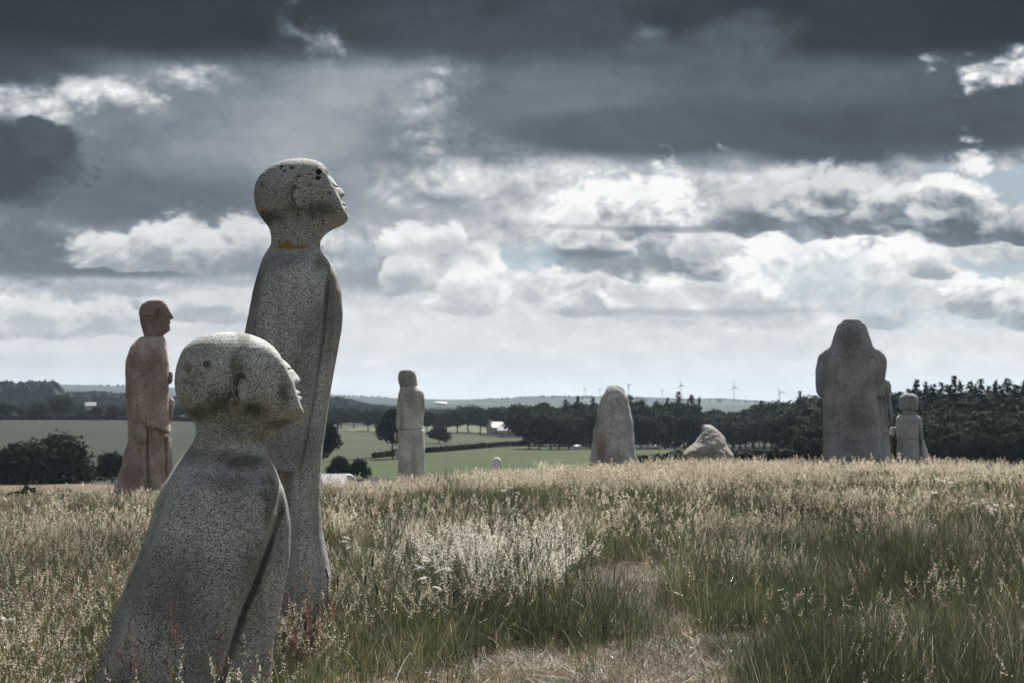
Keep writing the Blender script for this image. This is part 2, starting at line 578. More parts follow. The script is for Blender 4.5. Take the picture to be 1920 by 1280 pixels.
def ground_z(x, y):
    x = np.asarray(x, float)
    y = np.asarray(y, float)
    r = np.hypot(x, y)
    px = eff_px(x, y)
    R0 = np.interp(px, CREST_PX, CREST_R0)
    S = R0 * 0.85
    q = np.maximum(r - R0, 0)
    qm = 0.055 * S * S                    # beyond this the slope stays constant
    near = np.where(q < qm, -(q / S) ** 2, -(qm / S) ** 2 - (q - qm) * 0.11)
    near = near + 0.035 * wob(x, y, 0.9) * np.clip(1 - (r - 60) / 60, 0, 1) + 0.05 * wob(x, y, 0.27, 3)
    # valley and hills
    lr = np.log(np.clip(r, 250, 14000))
    k = np.clip(np.searchsorted(LRS, lr) - 1, 0, len(RS) - 2)
    f = (lr - LRS[k]) / (LRS[k + 1] - LRS[k])
    f = f * f * (3 - 2 * f) * 0.5 + f * 0.5
    pc = np.clip(px, PXS[0], PXS[-1])
    j = np.clip(np.searchsorted(PXS, pc) - 1, 0, len(PXS) - 2)
    g = (pc - PXS[j]) / (PXS[j + 1] - PXS[j])
    g = g * g * (3 - 2 * g)
    ya = (ROWS[k, j] * (1 - g) + ROWS[k, j + 1] * g) * (1 - f) + (ROWS[k + 1, j] * (1 - g) + ROWS[k + 1, j + 1] * g) * f
    far = EYE - (ya - HORIZON) / FOCAL_PX * np.clip(r, 250, None)
    far = far + wob(x, y, 0.0021, 1) * np.clip((r - 2500) / 4000, 0, 1) * 4.0
    t = np.clip((r - 110) / 140, 0, 1)
    t = t * t * (3 - 2 * t)
    return np.maximum(near, -30) * (1 - t) + far * t


def gz(x, y):
    return float(ground_z(np.array([x]), np.array([y]))[0])


def ground_at(px, Y, sink=0.0):
    """point on the ground at depth Y below the photograph column px"""
    x = (px - 960) / FOCAL_PX * Y
    return Vector((x, Y, gz(x, Y) - sink))


_YL = 300.0 * 1.006 ** np.arange(420)
_YL = _YL[_YL < 3600]
_PL = np.arange(-600, 2600, 10.0)
_gx = (_PL[:, None] - 960) / FOCAL_PX * _YL[None, :]
_AP = HORIZON + (EYE - ground_z(_gx, np.repeat(_YL[None, :], len(_PL), 0))) / _YL[None, :] * FOCAL_PX


def depth_for(px, py):
    """depth at which the far ground lies in direction px, py (first crossing)"""
    i = int(np.clip(round((px + 600) / 10.0), 0, len(_PL) - 1))
    hit = np.nonzero(_AP[i] <= py)[0]
    return float(_YL[hit[0]]) if len(hit) else 3600.0


# ---------------------------------------------------------------- terrain sheet
th = np.concatenate([np.arange(-180, -30, 5), np.arange(-30, -17, 1.0), np.arange(-17, 17, 0.22), np.arange(17, 30, 1.0), np.arange(30, 180, 5)])
rr = np.concatenate([[0.5, 1, 2, 3.5], np.exp(np.arange(math.log(5), math.log(14000), 0.036)), [14000]])
T, R = np.meshgrid(np.radians(th), rr)
GX, GY = R * np.sin(T), R * np.cos(T)
GZ = ground_z(GX, GY)
V = np.stack([GX, GY, GZ], -1).reshape(-1, 3)
q = grid_faces(len(rr), len(th), wrap=True)
nv = len(V)
V = np.vstack([V, [[0, 0, gz(0.01, 0.01)]]])
tri = [(nv, (j + 1) % len(th), j) for j in range(len(th))]
me = mesh_np("ground", V, q[:, ::-1], tri, smooth=True)

m_ground, N = material("meadow_and_farmland")
pos = N.n('ShaderNodeNewGeometry').outputs['Position']
sp = N.n('ShaderNodeSeparateXYZ')
N.put(sp.inputs[0], pos)
dist = N.v('LENGTH', pos, out=1)
n_a = N.noise(pos, 0.8, 6, 0.2)
n_b = N.noise(pos, 14, 5, 0.7)
n_c = N.noise(pos, 90, 3, 0.2)
near_c = N.ramp(N.m('ADD', N.m('MULTIPLY', n_b, 0.6), N.m('MULTIPLY', n_c, 0.4)),
                [(0.32, (.035, .026, .016)), (0.46, (.105, .078, .046)), (0.58, (.21, .155, .095)), (0.72, (.33, .25, .16))])
near_c = N.mixc(N.rng(n_a, 0.45, 0.62), near_c, (.045, .055, .024))
f_a = N.noise(pos, 0.0035, 3, 0.15)
vf = N.n('ShaderNodeTexVoronoi')
N.put(vf.inputs['Vector'], N.v('MULTIPLY', pos, (0.0045, 0.0022, 0)))
vf.inputs['Scale'].default_value = 1.0
vfs = N.n('ShaderNodeSeparateColor')
N.put(vfs.inputs[0], vf.outputs['Color'])
far_c = N.ramp(vfs.outputs[0], [(0.0, (.014, .022, .016)), (0.45, (.024, .036, .022)), (0.62, (.045, .062, .034)), (0.80, (.075, .088, .05)), (0.95, (.13, .12, .075))], 'CONSTANT')
woods = N.noise(N.v('MULTIPLY', pos, (1, 0.45, 1)), 0.0042, 5, 0.2)
far_c = N.mixc(N.rng(woods, 0.44, 0.48), far_c, (.010, .016, .012))
far_c = N.mixc(N.m('MULTIPLY', N.noise(pos, 0.03, 4), 0.35), far_c, (.03, .045, .025))
gc = N.mixc(N.rng(dist, 120, 260), near_c, far_c)
nb = bump(N, N.m('ADD', n_b, n_c), 0.7, 0.03)
finish(N, gc, 0.95, nb, 0.1)
ground = link("ground", me, m_ground)
tag(ground, "rolling meadow ground falling away to a farmed valley and low hills", None, None, "structure")


def field_mat(name, c1, c2, scale=0.05, rows=0.0):
    m, N = material(name)
    pos = N.n('ShaderNodeNewGeometry').outputs['Position']
    a = N.noise(N.v('MULTIPLY', pos, (1, 0.35, 1)), scale, 5, 0.2)
    c = N.mixc(N.rng(a, 0.35, 0.65), c1, c2)
    wv = N.n('ShaderNodeTexWave', wave_type='BANDS', bands_direction='X')
    N.put(wv.inputs['Vector'], N.v('MULTIPLY', pos, (1, 0.12, 0)))
    wv.inputs['Scale'].default_value = 0.06
    wv.inputs['Distortion'].default_value = 2.0
    c = N.mixc(N.m('MULTIPLY', N.rng(wv.outputs['Fac'], 0.93, 1.0), 0.35), c, tuple(q * 0.6 for q in c1))
    finish(N, c, 0.95, None, 0.1)
    return m


def field(top, bottom, mat, label, lift=0.15):
    """a field on the valley floor; top and bottom edge as (px, py) lists, far and near side"""
    xs = np.linspace(top[0][0], top[-1][0], 40)
    yt = np.interp(xs, [p[0] for p in top], [p[1] for p in top])
    yb = np.interp(xs, [p[0] for p in bottom], [p[1] for p in bottom])
    Ya = np.array([depth_for(a_, b_) for a_, b_ in zip(xs, yt)])
    Yb = np.array([depth_for(a_, b_) for a_, b_ in zip(xs, yb)])
    tt = np.linspace(0, 1, 12)[:, None]
    Y = Ya + (Yb - Ya) * tt
    gx = (xs - 960) / FOCAL_PX * Y
    vs_ = np.stack([gx, Y, ground_z(gx, Y) + lift], -1).reshape(-1, 3)
    me = mesh_np("field", vs_, grid_faces(12, 40)[:, ::-1], smooth=True)
    o = link("field", me, mat)
    tag(o, label, None, None, "structure")
    return o


m_f1 = field_mat("dark_pasture", (.015, .024, .014), (.020, .030, .018))
m_f2 = field_mat("mid_green_crop", (.034, .046, .023), (.043, .056, .028))
m_f3 = field_mat("ripening_crop", (.090, .108, .062), (.115, .130, .075))
m_f4 = field_mat("near_green_crop", (.034, .052, .016), (.043, .062, .020))
m_f5 = field_mat("stubble", (.12, .092, .062), (.15, .12, .08))
m_f6 = field_mat("pale_pasture", (.058, .075, .038), (.075, .09, .046))
field([(-500, 787), (330, 790), (610, 806)], [(-500, 899), (330, 899), (610, 893)], m_f1, "dark green pasture left of the tall statues in the valley")
field([(600, 806), (770, 800), (880, 798), (992, 815)], [(600, 806.5), (770, 813), (880, 811), (992, 820)], m_f3, "narrow pale ripening field below the farm trees", 0.25)
field([(600, 807.5), (770, 814), (880, 812), (1000, 821)], [(600, 868), (770, 851), (880, 842), (1000, 835)], m_f2, "mid green crop field behind the robed woman statue", 0.2)
field([(560, 872), (690, 862), (770, 853), (880, 844), (1000, 836), (1290, 842)], [(560, 900), (690, 900), (770, 897), (880, 893), (1000, 890), (1290, 878)], m_f4, "bright green field just beyond the meadow crest", 0.2)
field([(1180, 829), (1330, 829)], [(1180, 842), (1330, 845)], m_f6, "pale pasture between the menhir and the boulder", 0.25)
field([(-500, 906), (300, 906)], [(-500, 930), (300, 926)], m_f5, "tan stubble strip below the round dark trees", 0.15)

# ---------------------------------------------------------------- statues
def smooth1(a, n):
    if n <= 0:
        return a
    k = np.hanning(n * 2 + 3)
    k /= k.sum()
    p = np.pad(a, n + 1, mode='edge')
    return np.convolve(p, k, 'valid')


class Figure:
    """one statue; its own axes: x along the picture, y away from the viewer, z up; base point on the ground"""
    def __init__(self, name, px, base_py, Y, label, cat="statue", group=None):
        self.Y = Y
        self.base = at(px, base_py, Y)
        self.s = Y / FOCAL_PX
        # each figure squarely shows its side to the path the visitor stands on
        self.root = empty(name, self.base, -math.atan2(self.base.x, Y))
        tag(self.root, label, cat, group)

    def P(self, px, py):
        v = at(px, py, self.Y) - self.base
        return v.x, v.z

    def loft(self, name, rows, mat, n=160, seg=96, power=2.4, taper=0.0, sm=3, wc=0.0, disp=None, top_dense=False, rough=0.004, parent=None, yaw=0.0, bottom_flat=True, smooth=True, rs=0.0, pfront=None):
        """rows: (py, px_left, px_right, half_depth[, depth_centre]); depth towards the viewer is positive"""
        rows = sorted(rows)
        ys = np.array([r[0] for r in rows], float)
        Ls = np.array([r[1] for r in rows], float)
        Rs = np.array([r[2] for r in rows], float)
        Bs = np.array([r[3] for r in rows], float)
        Cs = np.array([r[4] if len(r) > 4 else wc for r in rows], float)
        t = np.linspace(0, 1, n)
        if top_dense:
            t = t ** 1.5
        yy = ys[0] + (ys[-1] - ys[0]) * t
        L, R_, B, C_ = (smooth1(np.interp(yy, ys, a), sm) for a in (Ls, Rs, Bs, Cs))
        ph = np.linspace(0, 2 * math.pi, seg, endpoint=False)
        # more vertices round the front
        ph = ph - 0.35 * np.sin(ph)
        cs, sn = np.cos(ph), np.sin(ph)
        U = np.sign(cs) * np.abs(cs) ** (2 / power)
        Wd = np.sign(sn) * np.abs(sn) ** (2 / power)
        U = np.repeat(U[None, :], n, 0)
        Wd = np.repeat(Wd[None, :], n, 0)
        if pfront is not None:                      # squarer front: a flat carved face
            y0, y1, pw = pfront
            f_ = (sstep(yy, y0 - 30, y0 + 22) * (1 - sstep(yy, y1 - 8, y1 + 14)))[:, None]
            P_ = power + (pw - power) * f_ * sstep(cs, -0.4, 0.6)[None, :]
            U = np.sign(cs) * np.abs(cs)[None, :] ** (2 / P_)
            Wd = np.sign(sn) * np.abs(sn)[None, :] ** (2 / P_)
        X = ((L + R_) / 2)[:, None] + ((R_ - L) / 2)[:, None] * U
        tp = taper if pfront is None else taper * (1 - 0.85 * f_)
        D_ = B[:, None] * Wd * (1 - tp * cs[None, :]) + C_[:, None]
        Yp = np.repeat(yy[:, None], seg, 1)
        if disp is not None:
            X, D_ = disp(X, D_, Yp, cs[None, :])
        s = self.s
        a_, b_ = (X - 960.0) / FOCAL_PX, (640.0 - Yp) / FOCAL_PX
        cp, sp_ = math.cos(PITCH), math.sin(PITCH)
        dy_, dz_ = cp - b_ * sp_, sp_ + b_ * cp
        x = a_ / dy_ * self.Y - self.base.x
        z = EYE + dz_ / dy_ * self.Y - self.base.z
        y = -D_
        if rough:
            nzv = rough * 1.6 * vnoise(x + rs * 3.1, y + rs, z, 3.2, 4, 0.6)
            cx = x.mean(1, keepdims=True)
            cy = y.mean(1, keepdims=True)
            ln = np.hypot(x - cx, y - cy) + 1e-6
            x = x + (x - cx) / ln * nzv
            y = y + (y - cy) / ln * nzv
        if yaw:
            ca, sa = math.cos(yaw), math.sin(yaw)
            mx = x.mean()
            x, y = mx + (x - mx) * ca - y * sa, (x - mx) * sa + y * ca
        V = np.stack([x, y, z], -1).reshape(-1, 3)
        q = grid_faces(n, seg, wrap=True)
        nv = len(V)
        V = np.vstack([V, V[:seg].mean(0), V[-seg:].mean(0)])
        tris = [(nv, (j + 1) % seg, j) for j in range(seg)] + [(nv + 1, nv - seg + j, nv - seg + (j + 1) % seg) for j in range(seg)]
        me = mesh_np(name, V, q[:, ::-1], [(a, c, b) for a, b, c in tris], smooth=smooth)
        bm = bmesh.new()
        bm.from_mesh(me)
        bmesh.ops.recalc_face_normals(bm, faces=bm.faces)
        bm.to_mesh(me)
        bm.free()
        return link(name, me, mat, parent or self.root)

    def ear(self, px, py, hw, hh, depth, mat, parent, tilt=0.0, lift=0.035, plateau=0.75):
        """carved ear: raised helix rim round a hollow, tapering to the lobe"""
        nr, ns = 34, 72
        s = self.s
        cx, cz = self.P(px, py)
        vs_ = []
        for i in range(nr):
            r = (i + 0.02) / (nr - 1) * 1.12
            for j in range(ns):
                a = 2 * math.pi * j / ns
                ux, uz = r * math.cos(a), r * math.sin(a)
                shape = 1.0 - 0.30 * max(0.0, -math.sin(a)) ** 1.5
                side = 0.65 * math.sin(a) - 0.75 * math.cos(a)
                rim = math.exp(-((r - 0.89) / 0.10) ** 2) * min(1.0, max(0.0, (side + 0.35) / 0.7))
                bed = plateau * (1 - min(1.0, max(0.0, (math.hypot((ux - 0.16) * 1.15, (uz + 0.16) * 0.92) - 0.58) / 0.20))) - 0.05
                h = lift * (rim + bed)
                if r > 1:
                    h = -lift * (r - 1) * 12
                x = ux * hw * s * shape
                z = uz * hh * s
                xr = x * math.cos(tilt) - z * math.sin(tilt)
                zr = x * math.sin(tilt) + z * math.cos(tilt)
                vs_.append((cx + xr, -(depth + h), cz + zr))
        me = mesh_np("ear", vs_, grid_faces(nr, ns, wrap=True), smooth=True)
        bm = bmesh.new()
        bm.from_mesh(me)
        bmesh.ops.recalc_face_normals(bm, faces=bm.faces)
        bm.to_mesh(me)
        bm.free()
        return link("ear", me, mat, parent)

    def block(self, name, pts, d0, d1, mat, parent=None, bevel=0.02):
        """a carved slab: outline given in the picture, from depth d0 to d1 towards the viewer, edges rounded"""
        bm = bmesh.new()
        f = [bm.verts.new((self.P(*p)[0], -d0, self.P(*p)[1])) for p in pts]
        b = [bm.verts.new((self.P(*p)[0], -d1, self.P(*p)[1])) for p in pts]
        bm.faces.new(f)
        bm.faces.new(b[::-1])
        for i in range(len(pts)):
            j = (i + 1) % len(pts)
            bm.faces.new((f[j], f[i], b[i], b[j]))
        bmesh.ops.recalc_face_normals(bm, faces=bm.faces)
        if bevel:
            bmesh.ops.bevel(bm, geom=list(bm.edges), offset=bevel, segments=3, affect='EDGES', clamp_overlap=True)
        me = bpy.data.meshes.new(name)
        bm.to_mesh(me)
        bm.free()
        for p in me.polygons:
            p.use_smooth = True
        return link(name, me, mat, parent or self.root)


def gauss(x, s):
    return np.exp(-(x / s) ** 2)


def sstep(x, a, b):
    t = np.clip((x - a) / (b - a), 0, 1)
    return t * t * (3 - 2 * t)


def face_disp(brow, tip, under, lip1, mouth, lip2, chin, k, slope, eye, eyew=0.10, nose_h=13, nose_p=1.2, ek=1.0):
    """carve nose, lips, lids and brow into the front of a head; picture units (k = metres per unit)"""
    def f(X, D_, Yp, cs):
        nose_h_ = nose_h * ek
        fr = np.clip(cs, 0, 1) ** 0.5
        w = np.abs(D_)
        t = np.clip((Yp - brow) / (tip - brow), 0, 1)
        A = nose_h * (0.06 + 0.94 * t ** nose_p) * sstep(Yp, brow - 6, brow + 8)
        A = A * (1 - sstep(Yp, tip - 2, under + 2))
        wid = 0.018 + 0.018 * t ** 1.5
        add = A * np.exp(-(w / wid) ** 4) * (cs > 0)
        # nostril wings
        add = add + 0.30 * nose_h * np.exp(-((Yp - tip - 1) / 5.5) ** 2) * np.exp(-((w - 0.040) / 0.018) ** 2) * (cs > 0)
        # lips
        for yl, a_ in ((lip1, 0.42), (lip2, 0.40)):
            add = add + a_ * nose_h * np.exp(-((Yp - yl) / (0.30 * nose_h)) ** 2) * np.exp(-(w / 0.050) ** 2) * (cs > 0)
        add = add - 0.25 * nose_h * np.exp(-((Yp - mouth) / 1.4) ** 2) * np.exp(-(w / 0.066) ** 4) * (cs > 0)
        # eye hollow, lid and slit, on either side
        ew = np.exp(-((w - eyew) / 0.052) ** 4) * (cs > 0)
        add = add - 0.26 * nose_h_ * np.exp(-((Yp - (brow + 5)) / 6.0) ** 2) * ew
        add = add + 0.17 * nose_h * np.exp(-((Yp - (eye - 5)) / 5.5) ** 2) * ew
        add = add - 0.28 * nose_h_ * np.exp(-((Yp - eye) / 1.4) ** 2) * ew
        add = add + 0.16 * nose_h * np.exp(-((Yp - (eye + 5)) / 4.0) ** 2) * ew
        # brow arch overhang
        add = add + 0.05 * nose_h * np.exp(-((Yp - (brow - 5)) / 3.0) ** 2) * np.exp(-(w / 0.15) ** 4) * (cs > 0)
        return X + add, D_
    return f


def granite_(name, crisp_, *a, **k):
    return granite(name, *a, crisp=crisp_, **k)


g_tall = granite("granite_tall_figure", (.030, .030, .032), (.165, .160, .150), (.37, .36, .335), grain=230, olive=0.30, mott=0.45,
                 spots=0.0,
                 stains=[])
# ---- the tall figure with raised face
TF = Figure("statue_tall_bald_figure", 528, 1236, 14.0, "tall grey granite figure with bald upturned head and orange lichen round its neck")
TF.root.name = "standing_statue"


def tf(px, py):
    return TF.P(px, py)


def stain(F, px, py, rx, ry, c, a):
    x, z = F.P(px, py)
    return (x, z, rx * F.s, ry * F.s, c, a)


OR, DK, OL, PALE = (.26, .135, .035), (.016, .016, .018), (.050, .052, .024), (.36, .35, .33)
g_tall_head = granite_("granite_tall_head", 1.0, (.040, .040, .043), (.150, .150, .148), (.31, .31, .30), grain=265, olive=0.25, mott=0.35, spots=0.85, bumpd=0.003,
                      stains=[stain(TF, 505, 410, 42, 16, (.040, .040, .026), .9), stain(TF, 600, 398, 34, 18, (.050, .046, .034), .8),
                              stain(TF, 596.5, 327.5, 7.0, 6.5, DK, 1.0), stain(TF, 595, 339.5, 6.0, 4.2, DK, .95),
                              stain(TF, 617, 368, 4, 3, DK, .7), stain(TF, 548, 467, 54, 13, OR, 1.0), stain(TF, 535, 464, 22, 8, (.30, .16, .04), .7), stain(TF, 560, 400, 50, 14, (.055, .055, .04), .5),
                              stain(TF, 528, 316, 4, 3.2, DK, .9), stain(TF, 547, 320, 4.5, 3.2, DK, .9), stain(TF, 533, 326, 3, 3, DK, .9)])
g_tall_body = granite_("granite_tall_body", 1.0, gain=1.6, dark=(.024, .024, .026), mid=(.152, .151, .147), light=(.40, .397, .388), grain=225, olive=0.22, mott=0.55, streaks=0.35, bumpd=0.006,
                      stains=[stain(TF, 548, 466, 44, 10, OR, .85), stain(TF, 535, 463, 20, 9, OR, .5), stain(TF, 600, 500, 15, 30, (.045, .045, .028), .6),
                              stain(TF, 480, 520, 12, 60, (.05, .05, .04), .6), stain(TF, 560, 1180, 80, 70, (.05, .05, .035), .6)])
head_rows = [
    (296.6, 553, 572, .025), (298, 542, 579, .052), (300.5, 533, 590, .083), (304, 523, 598, .112), (308, 513, 604.5, .136), (313, 504, 609, .158),
    (320, 496, 613, .182), (330, 487, 618, .206), (345.6, 479, 625, .226), (361, 476.3, 633, .232), (377, 477.5, 641, .226), (389, 480, 645, .215),
    (398, 483, 650, .200), (404, 488, 652.5, .190), (410, 491.6, 652.6, .178), (415, 495, 650, .170), (420.6, 500, 643, .162), (426, 503, 632, .156), (431.6, 505.6, 620, .150),
    (437, 507, 612, .147), (444, 508.3, 604.5, .147), (451, 508.5, 600.5, .150), (459, 508, 599, .156), (468, 503, 601, .178), (478, 500, 606, .205)]
HD = TF.loft("head", head_rows, g_tall_head, n=230, seg=200, power=2.25, taper=0.13, sm=2, top_dense=True, rough=0.0025,
             disp=face_disp(325, 362, 373, 381.5, 385.5, 390, 408, TF.s, 0, 351, eyew=0.10, nose_h=13.5, ek=1.8), yaw=math.radians(-5), pfront=(310, 405, 6.5))
TF.ear(554.5, 374, 13.5, 25, 0.229, g_tall_head, HD, tilt=math.radians(12), lift=0.048, plateau=0.55)
body_rows = [
    (462, 507, 597, .12), (468, 503, 600.5, .165), (474, 499, 604.5, .21), (481, 494.5, 609, .26), (490, 491, 617, .315), (500, 488, 624, .36), (509, 485, 628, .39), (519, 482, 632, .42), (548, 474, 640.5, .44),
    (588, 467, 643, .45), (623, 460, 639.5, .45), (649, 457, 634.6, .45), (687, 454, 627.5, .45), (762, 450, 615.8, .45), (827, 449, 606, .45), (884, 450, 601, .45),
    (940, 451, 600, .45), (996, 452, 605, .45), (1048, 452, 616, .46), (1081, 450, 621.5, .47), (1123, 447, 617, .47), (1179, 442, 606, .47), (1212, 440, 602, .47), (1262, 436, 597, .47)]


def tall_body(X, D_, Yp, cs):
    # vertical fold line down the robe front and a hollow under the sleeve hem
    e = np.interp(Yp, [480, 560, 640, 760, 880, 1000, 1240], [613, 606, 598, 580, 556, 552, 548])
    D_ = D_ * (1 - 0.24 * sstep(X, e - 8, e + 5) * sstep(Yp, 490, 540))
    D_ = D_ - np.sign(D_) * 0.032 * gauss(X - e - 4, 3.0) * sstep(Yp, 510, 560) * (1 - 0.7 * sstep(Yp, 870, 930))
    D_ = D_ - np.sign(D_) * 0.13 * gauss(X - 522, 18) * sstep(Yp, 872, 879) * (1 - sstep(Yp, 930, 1010))
    D_ = D_ - np.sign(D_) * 0.020 * gauss(X - np.interp(Yp, [480, 1240], [497, 470]), 4)
    return X, D_


TF.loft("robe", body_rows, g_tall_body, n=330, seg=190, power=2.9, sm=2, rough=0.004, disp=tall_body)
slv = [(486, 520, 594, .08, .18), (496, 508, 603, .11, .23), (508, 500, 607, .125, .275), (525, 494, 608.5, .13, .315), (550, 489, 606, .135, .34), (600, 484, 602, .135, .36),
       (640, 482, 598, .13, .37), (700, 482, 589, .125, .38), (760, 486, 579, .12, .385), (820, 492, 566, .115, .385), (860, 497, 556, .115, .385), (874, 499, 553, .115, .385), (877, 501, 551, .11, .385)]
TF.loft("sleeve", slv, g_tall_body, n=200, seg=130, power=5.5, sm=1, rough=0.004)
# the far arm, same shape on the hidden side
TF.loft("sleeve", [(a, b, c, d, -e) for a, b, c, d, e in slv], g_tall_body, n=60, seg=48, power=3.6, sm=1)
TF.loft("sleeve_hem", [(869, 498, 555, .125, .385), (871, 497, 556.5, .13, .385), (878, 498, 555, .13, .385), (880, 500, 552, .12, .385)], g_tall_body, n=14, seg=80, power=4.5, sm=0, rough=0.002)

# ---- the near figure, bust leaning forward
NF = Figure("bust_statue", 350, 1386, 10.3, "nearest granite figure with bald head, broad ear and mossy cheek leaning out of the grass")
GRN = (.040, .046, .018)
g_near_head = granite_("granite_near_head", 1.0, (.060, .060, .060), (.235, .233, .222), (.45, .445, .42), grain=265, olive=0.45, mott=0.30, bumpd=0.0035,
                      stains=[stain(NF, 387, 684, 9, 9, (.06, .045, .035), .75), stain(NF, 352, 690, 9, 12, (.09, .08, .07), .5),
                              stain(NF, 470, 768, 30, 18, GRN, .95), stain(NF, 410, 752, 34, 30, GRN, .85), stain(NF, 440, 690, 22, 34, (.06, .066, .030), .8),
                              stain(NF, 528, 735, 14, 34, (.040, .040, .026), .85), stain(NF, 375, 775, 40, 16, (.05, .055, .026), .8), stain(NF, 520, 795, 34, 14, (.052, .048, .032), .8),  # the last mark is shade painted on the underside of the chin
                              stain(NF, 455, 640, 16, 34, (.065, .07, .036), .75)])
g_near_body = granite_("granite_near_body", 1.0, gain=1.65, dark=(.026, .026, .027), mid=(.160, .159, .154), light=(.40, .398, .388), grain=235, olive=0.35, mott=0.5, streaks=0.3, bumpd=0.006,
                      stains=[stain(NF, 455, 862, 62, 18, (.045, .048, .024), .85), stain(NF, 500, 930, 22, 60, (.045, .045, .026), .8), stain(NF, 470, 1120, 40, 130, (.06, .06, .042), .5),  # marks down the arm crease and chest: growth plus painted shade
                              stain(NF, 330, 1120, 60, 60, (.085, .07, .055), .4), stain(NF, 420, 900, 60, 16, (.07, .07, .045), .4)])
near_head = [
    (622, 424, 436, .02), (623, 411, 455, .045), (626.6, 384, 470, .083), (631, 372, 482, .112), (638, 360.8, 496, .145), (645, 352, 506, .170), (653, 345, 514.5, .192), (663, 339, 522, .212), (672.5, 335.4, 528, .228),
    (685, 331, 535, .244), (700, 328, 542, .248), (715.5, 327, 549, .248), (730, 328.6, 553, .243), (744, 332.5, 558, .236), (754.5, 337, 561, .228), (765, 344.5, 565.5, .215), (772, 350, 568.3, .205),
    (778, 355, 568.4, .196), (784, 360, 564, .188), (791.6, 364.5, 551, .178), (799.4, 367, 534, .168), (809, 368, 516, .158), (819, 366, 505, .152), (827, 362.7, 499, .152), (838, 356, 497, .165), (850, 348, 500, .195), (862, 343, 503, .225)]
NH = NF.loft("head", near_head, g_near_head, n=240, seg=200, power=2.3, taper=0.13, sm=2, top_dense=True, rough=0.0025,
             disp=face_disp(671, 710, 727, 735, 740.5, 746, 776, NF.s, 0, 692, eyew=0.10, nose_h=16, nose_p=0.8), yaw=math.radians(-2), pfront=(652, 772, 8.0))
NF.ear(448, 727, 17, 32, 0.240, g_near_head, NH, tilt=math.radians(4), lift=0.05)
NF.ear(431, 746, 9, 17, 0.240, g_near_head, NH, tilt=math.radians(-20), lift=0.014, plateau=0.9)
near_body = [
    (828, 365, 495, .12), (838, 356.5, 497, .155), (846, 351, 499, .19), (854, 344, 502, .235), (862, 338, 505.5, .285), (870, 331.5, 509, .33), (880, 325, 514, .375), (892, 318, 519.5, .412), (905, 310, 525, .436), (919, 303, 530.7, .46), (945, 293, 538, .47), (982, 281, 543.5, .48), (1020, 268, 545, .49),
    (1041, 260, 543.5, .50), (1089, 238.5, 535, .51), (1147, 217, 523, .52), (1211, 196, 512, .53), (1280, 176, 504, .54), (1400, 145, 494, .55)]


def near_disp(X, D_, Yp, cs):
    e = np.interp(Yp, [900, 960, 1020, 1078, 1140, 1280, 1400], [514, 510, 490, 467, 441, 394, 356])
    D_ = D_ * (1 - 0.34 * sstep(X, e - 10, e + 16) * sstep(Yp, 880, 960))
    D_ = D_ - np.sign(D_) * 0.10 * gauss(X - e - 9, 6) * sstep(Yp, 905, 970)
    D_ = D_ - np.sign(D_) * 0.03 * gauss(X - np.interp(Yp, [930, 1100, 1400], [528, 508, 455]), 7) * sstep(Yp, 920, 1000)
    e2 = np.interp(Yp, [870, 960, 1078, 1211, 1400], [352, 306, 262, 224, 170])
    D_ = D_ * (1 - 0.42 * (1 - sstep(X, e2 - 10, e2 + 10)) * sstep(Yp, 880, 960))
    return X, D_


NF.loft("robe", near_body, g_near_body, n=300, seg=190, power=2.7, sm=2, rough=0.006, disp=near_disp)
nsl = [(876, 385, 480, .08, .21), (886, 368, 490, .11, .26), (899, 354, 499, .14, .30), (915, 338, 505, .15, .325), (950, 318, 505, .155, .35), (990, 300, 494, .155, .37), (1040, 280, 473, .155, .385), (1078, 268, 459, .155, .39),
       (1147, 247, 430, .155, .40), (1211, 230, 406, .155, .41), (1280, 210, 384, .155, .42), (1400, 182, 348, .155, .43)]
NF.loft("sleeve", nsl, g_near_body, n=240, seg=160, power=6.5, sm=4, rough=0.006, rs=3)
NF.loft("sleeve", [(a, b, c, d, -e) for a, b, c, d, e in nsl], g_near_body, n=60, seg=48, power=2.7, sm=3)

# ---- pink granite monk-like figure on the left
PF = Figure("robed_statue", 270, 975, 37.0, "pink granite robed figure with cropped hair facing right, at the left edge of the meadow")
PK = dict(dark=(.17, .125, .115), mid=(.35, .25, .225), light=(.46, .37, .345))
g_pink = granite_("pink_granite", 0.45, **PK, grain=60, mott=0.6, streaks=0.5, bumpd=0.01,
                 stains=[stain(PF, 285, 700, 26, 50, (.15, .095, .082), .6), stain(PF, 255, 880, 24, 50, (.26, .20, .18), .6), stain(PF, 280, 900, 12, 30, (.26, .26, .26), .6)])
g_pinkd = granite_("pink_granite_head", 0.4, (.11, .080, .074), (.20, .150, .138), (.28, .22, .205), grain=60, mott=0.4, bumpd=0.01)
g_pinkl = granite_("pale_pink_granite", 0.4, (.16, .12, .10), (.30, .235, .205), (.42, .35, .31), grain=60, mott=0.3, bumpd=0.01)
ph = [(562.5, 285, 300, .05), (565, 276, 306, .10), (570, 268, 312, .14), (577, 264, 315.5, .165), (588, 262, 317, .18), (598, 262.5, 318.5, .18), (607, 264, 318, .17), (613, 265.5, 318, .16), (619, 267, 318.5, .15), (623, 268.5, 313, .14),
      (628, 270, 306, .13), (636, 270, 304, .13), (642, 268, 306, .15)]
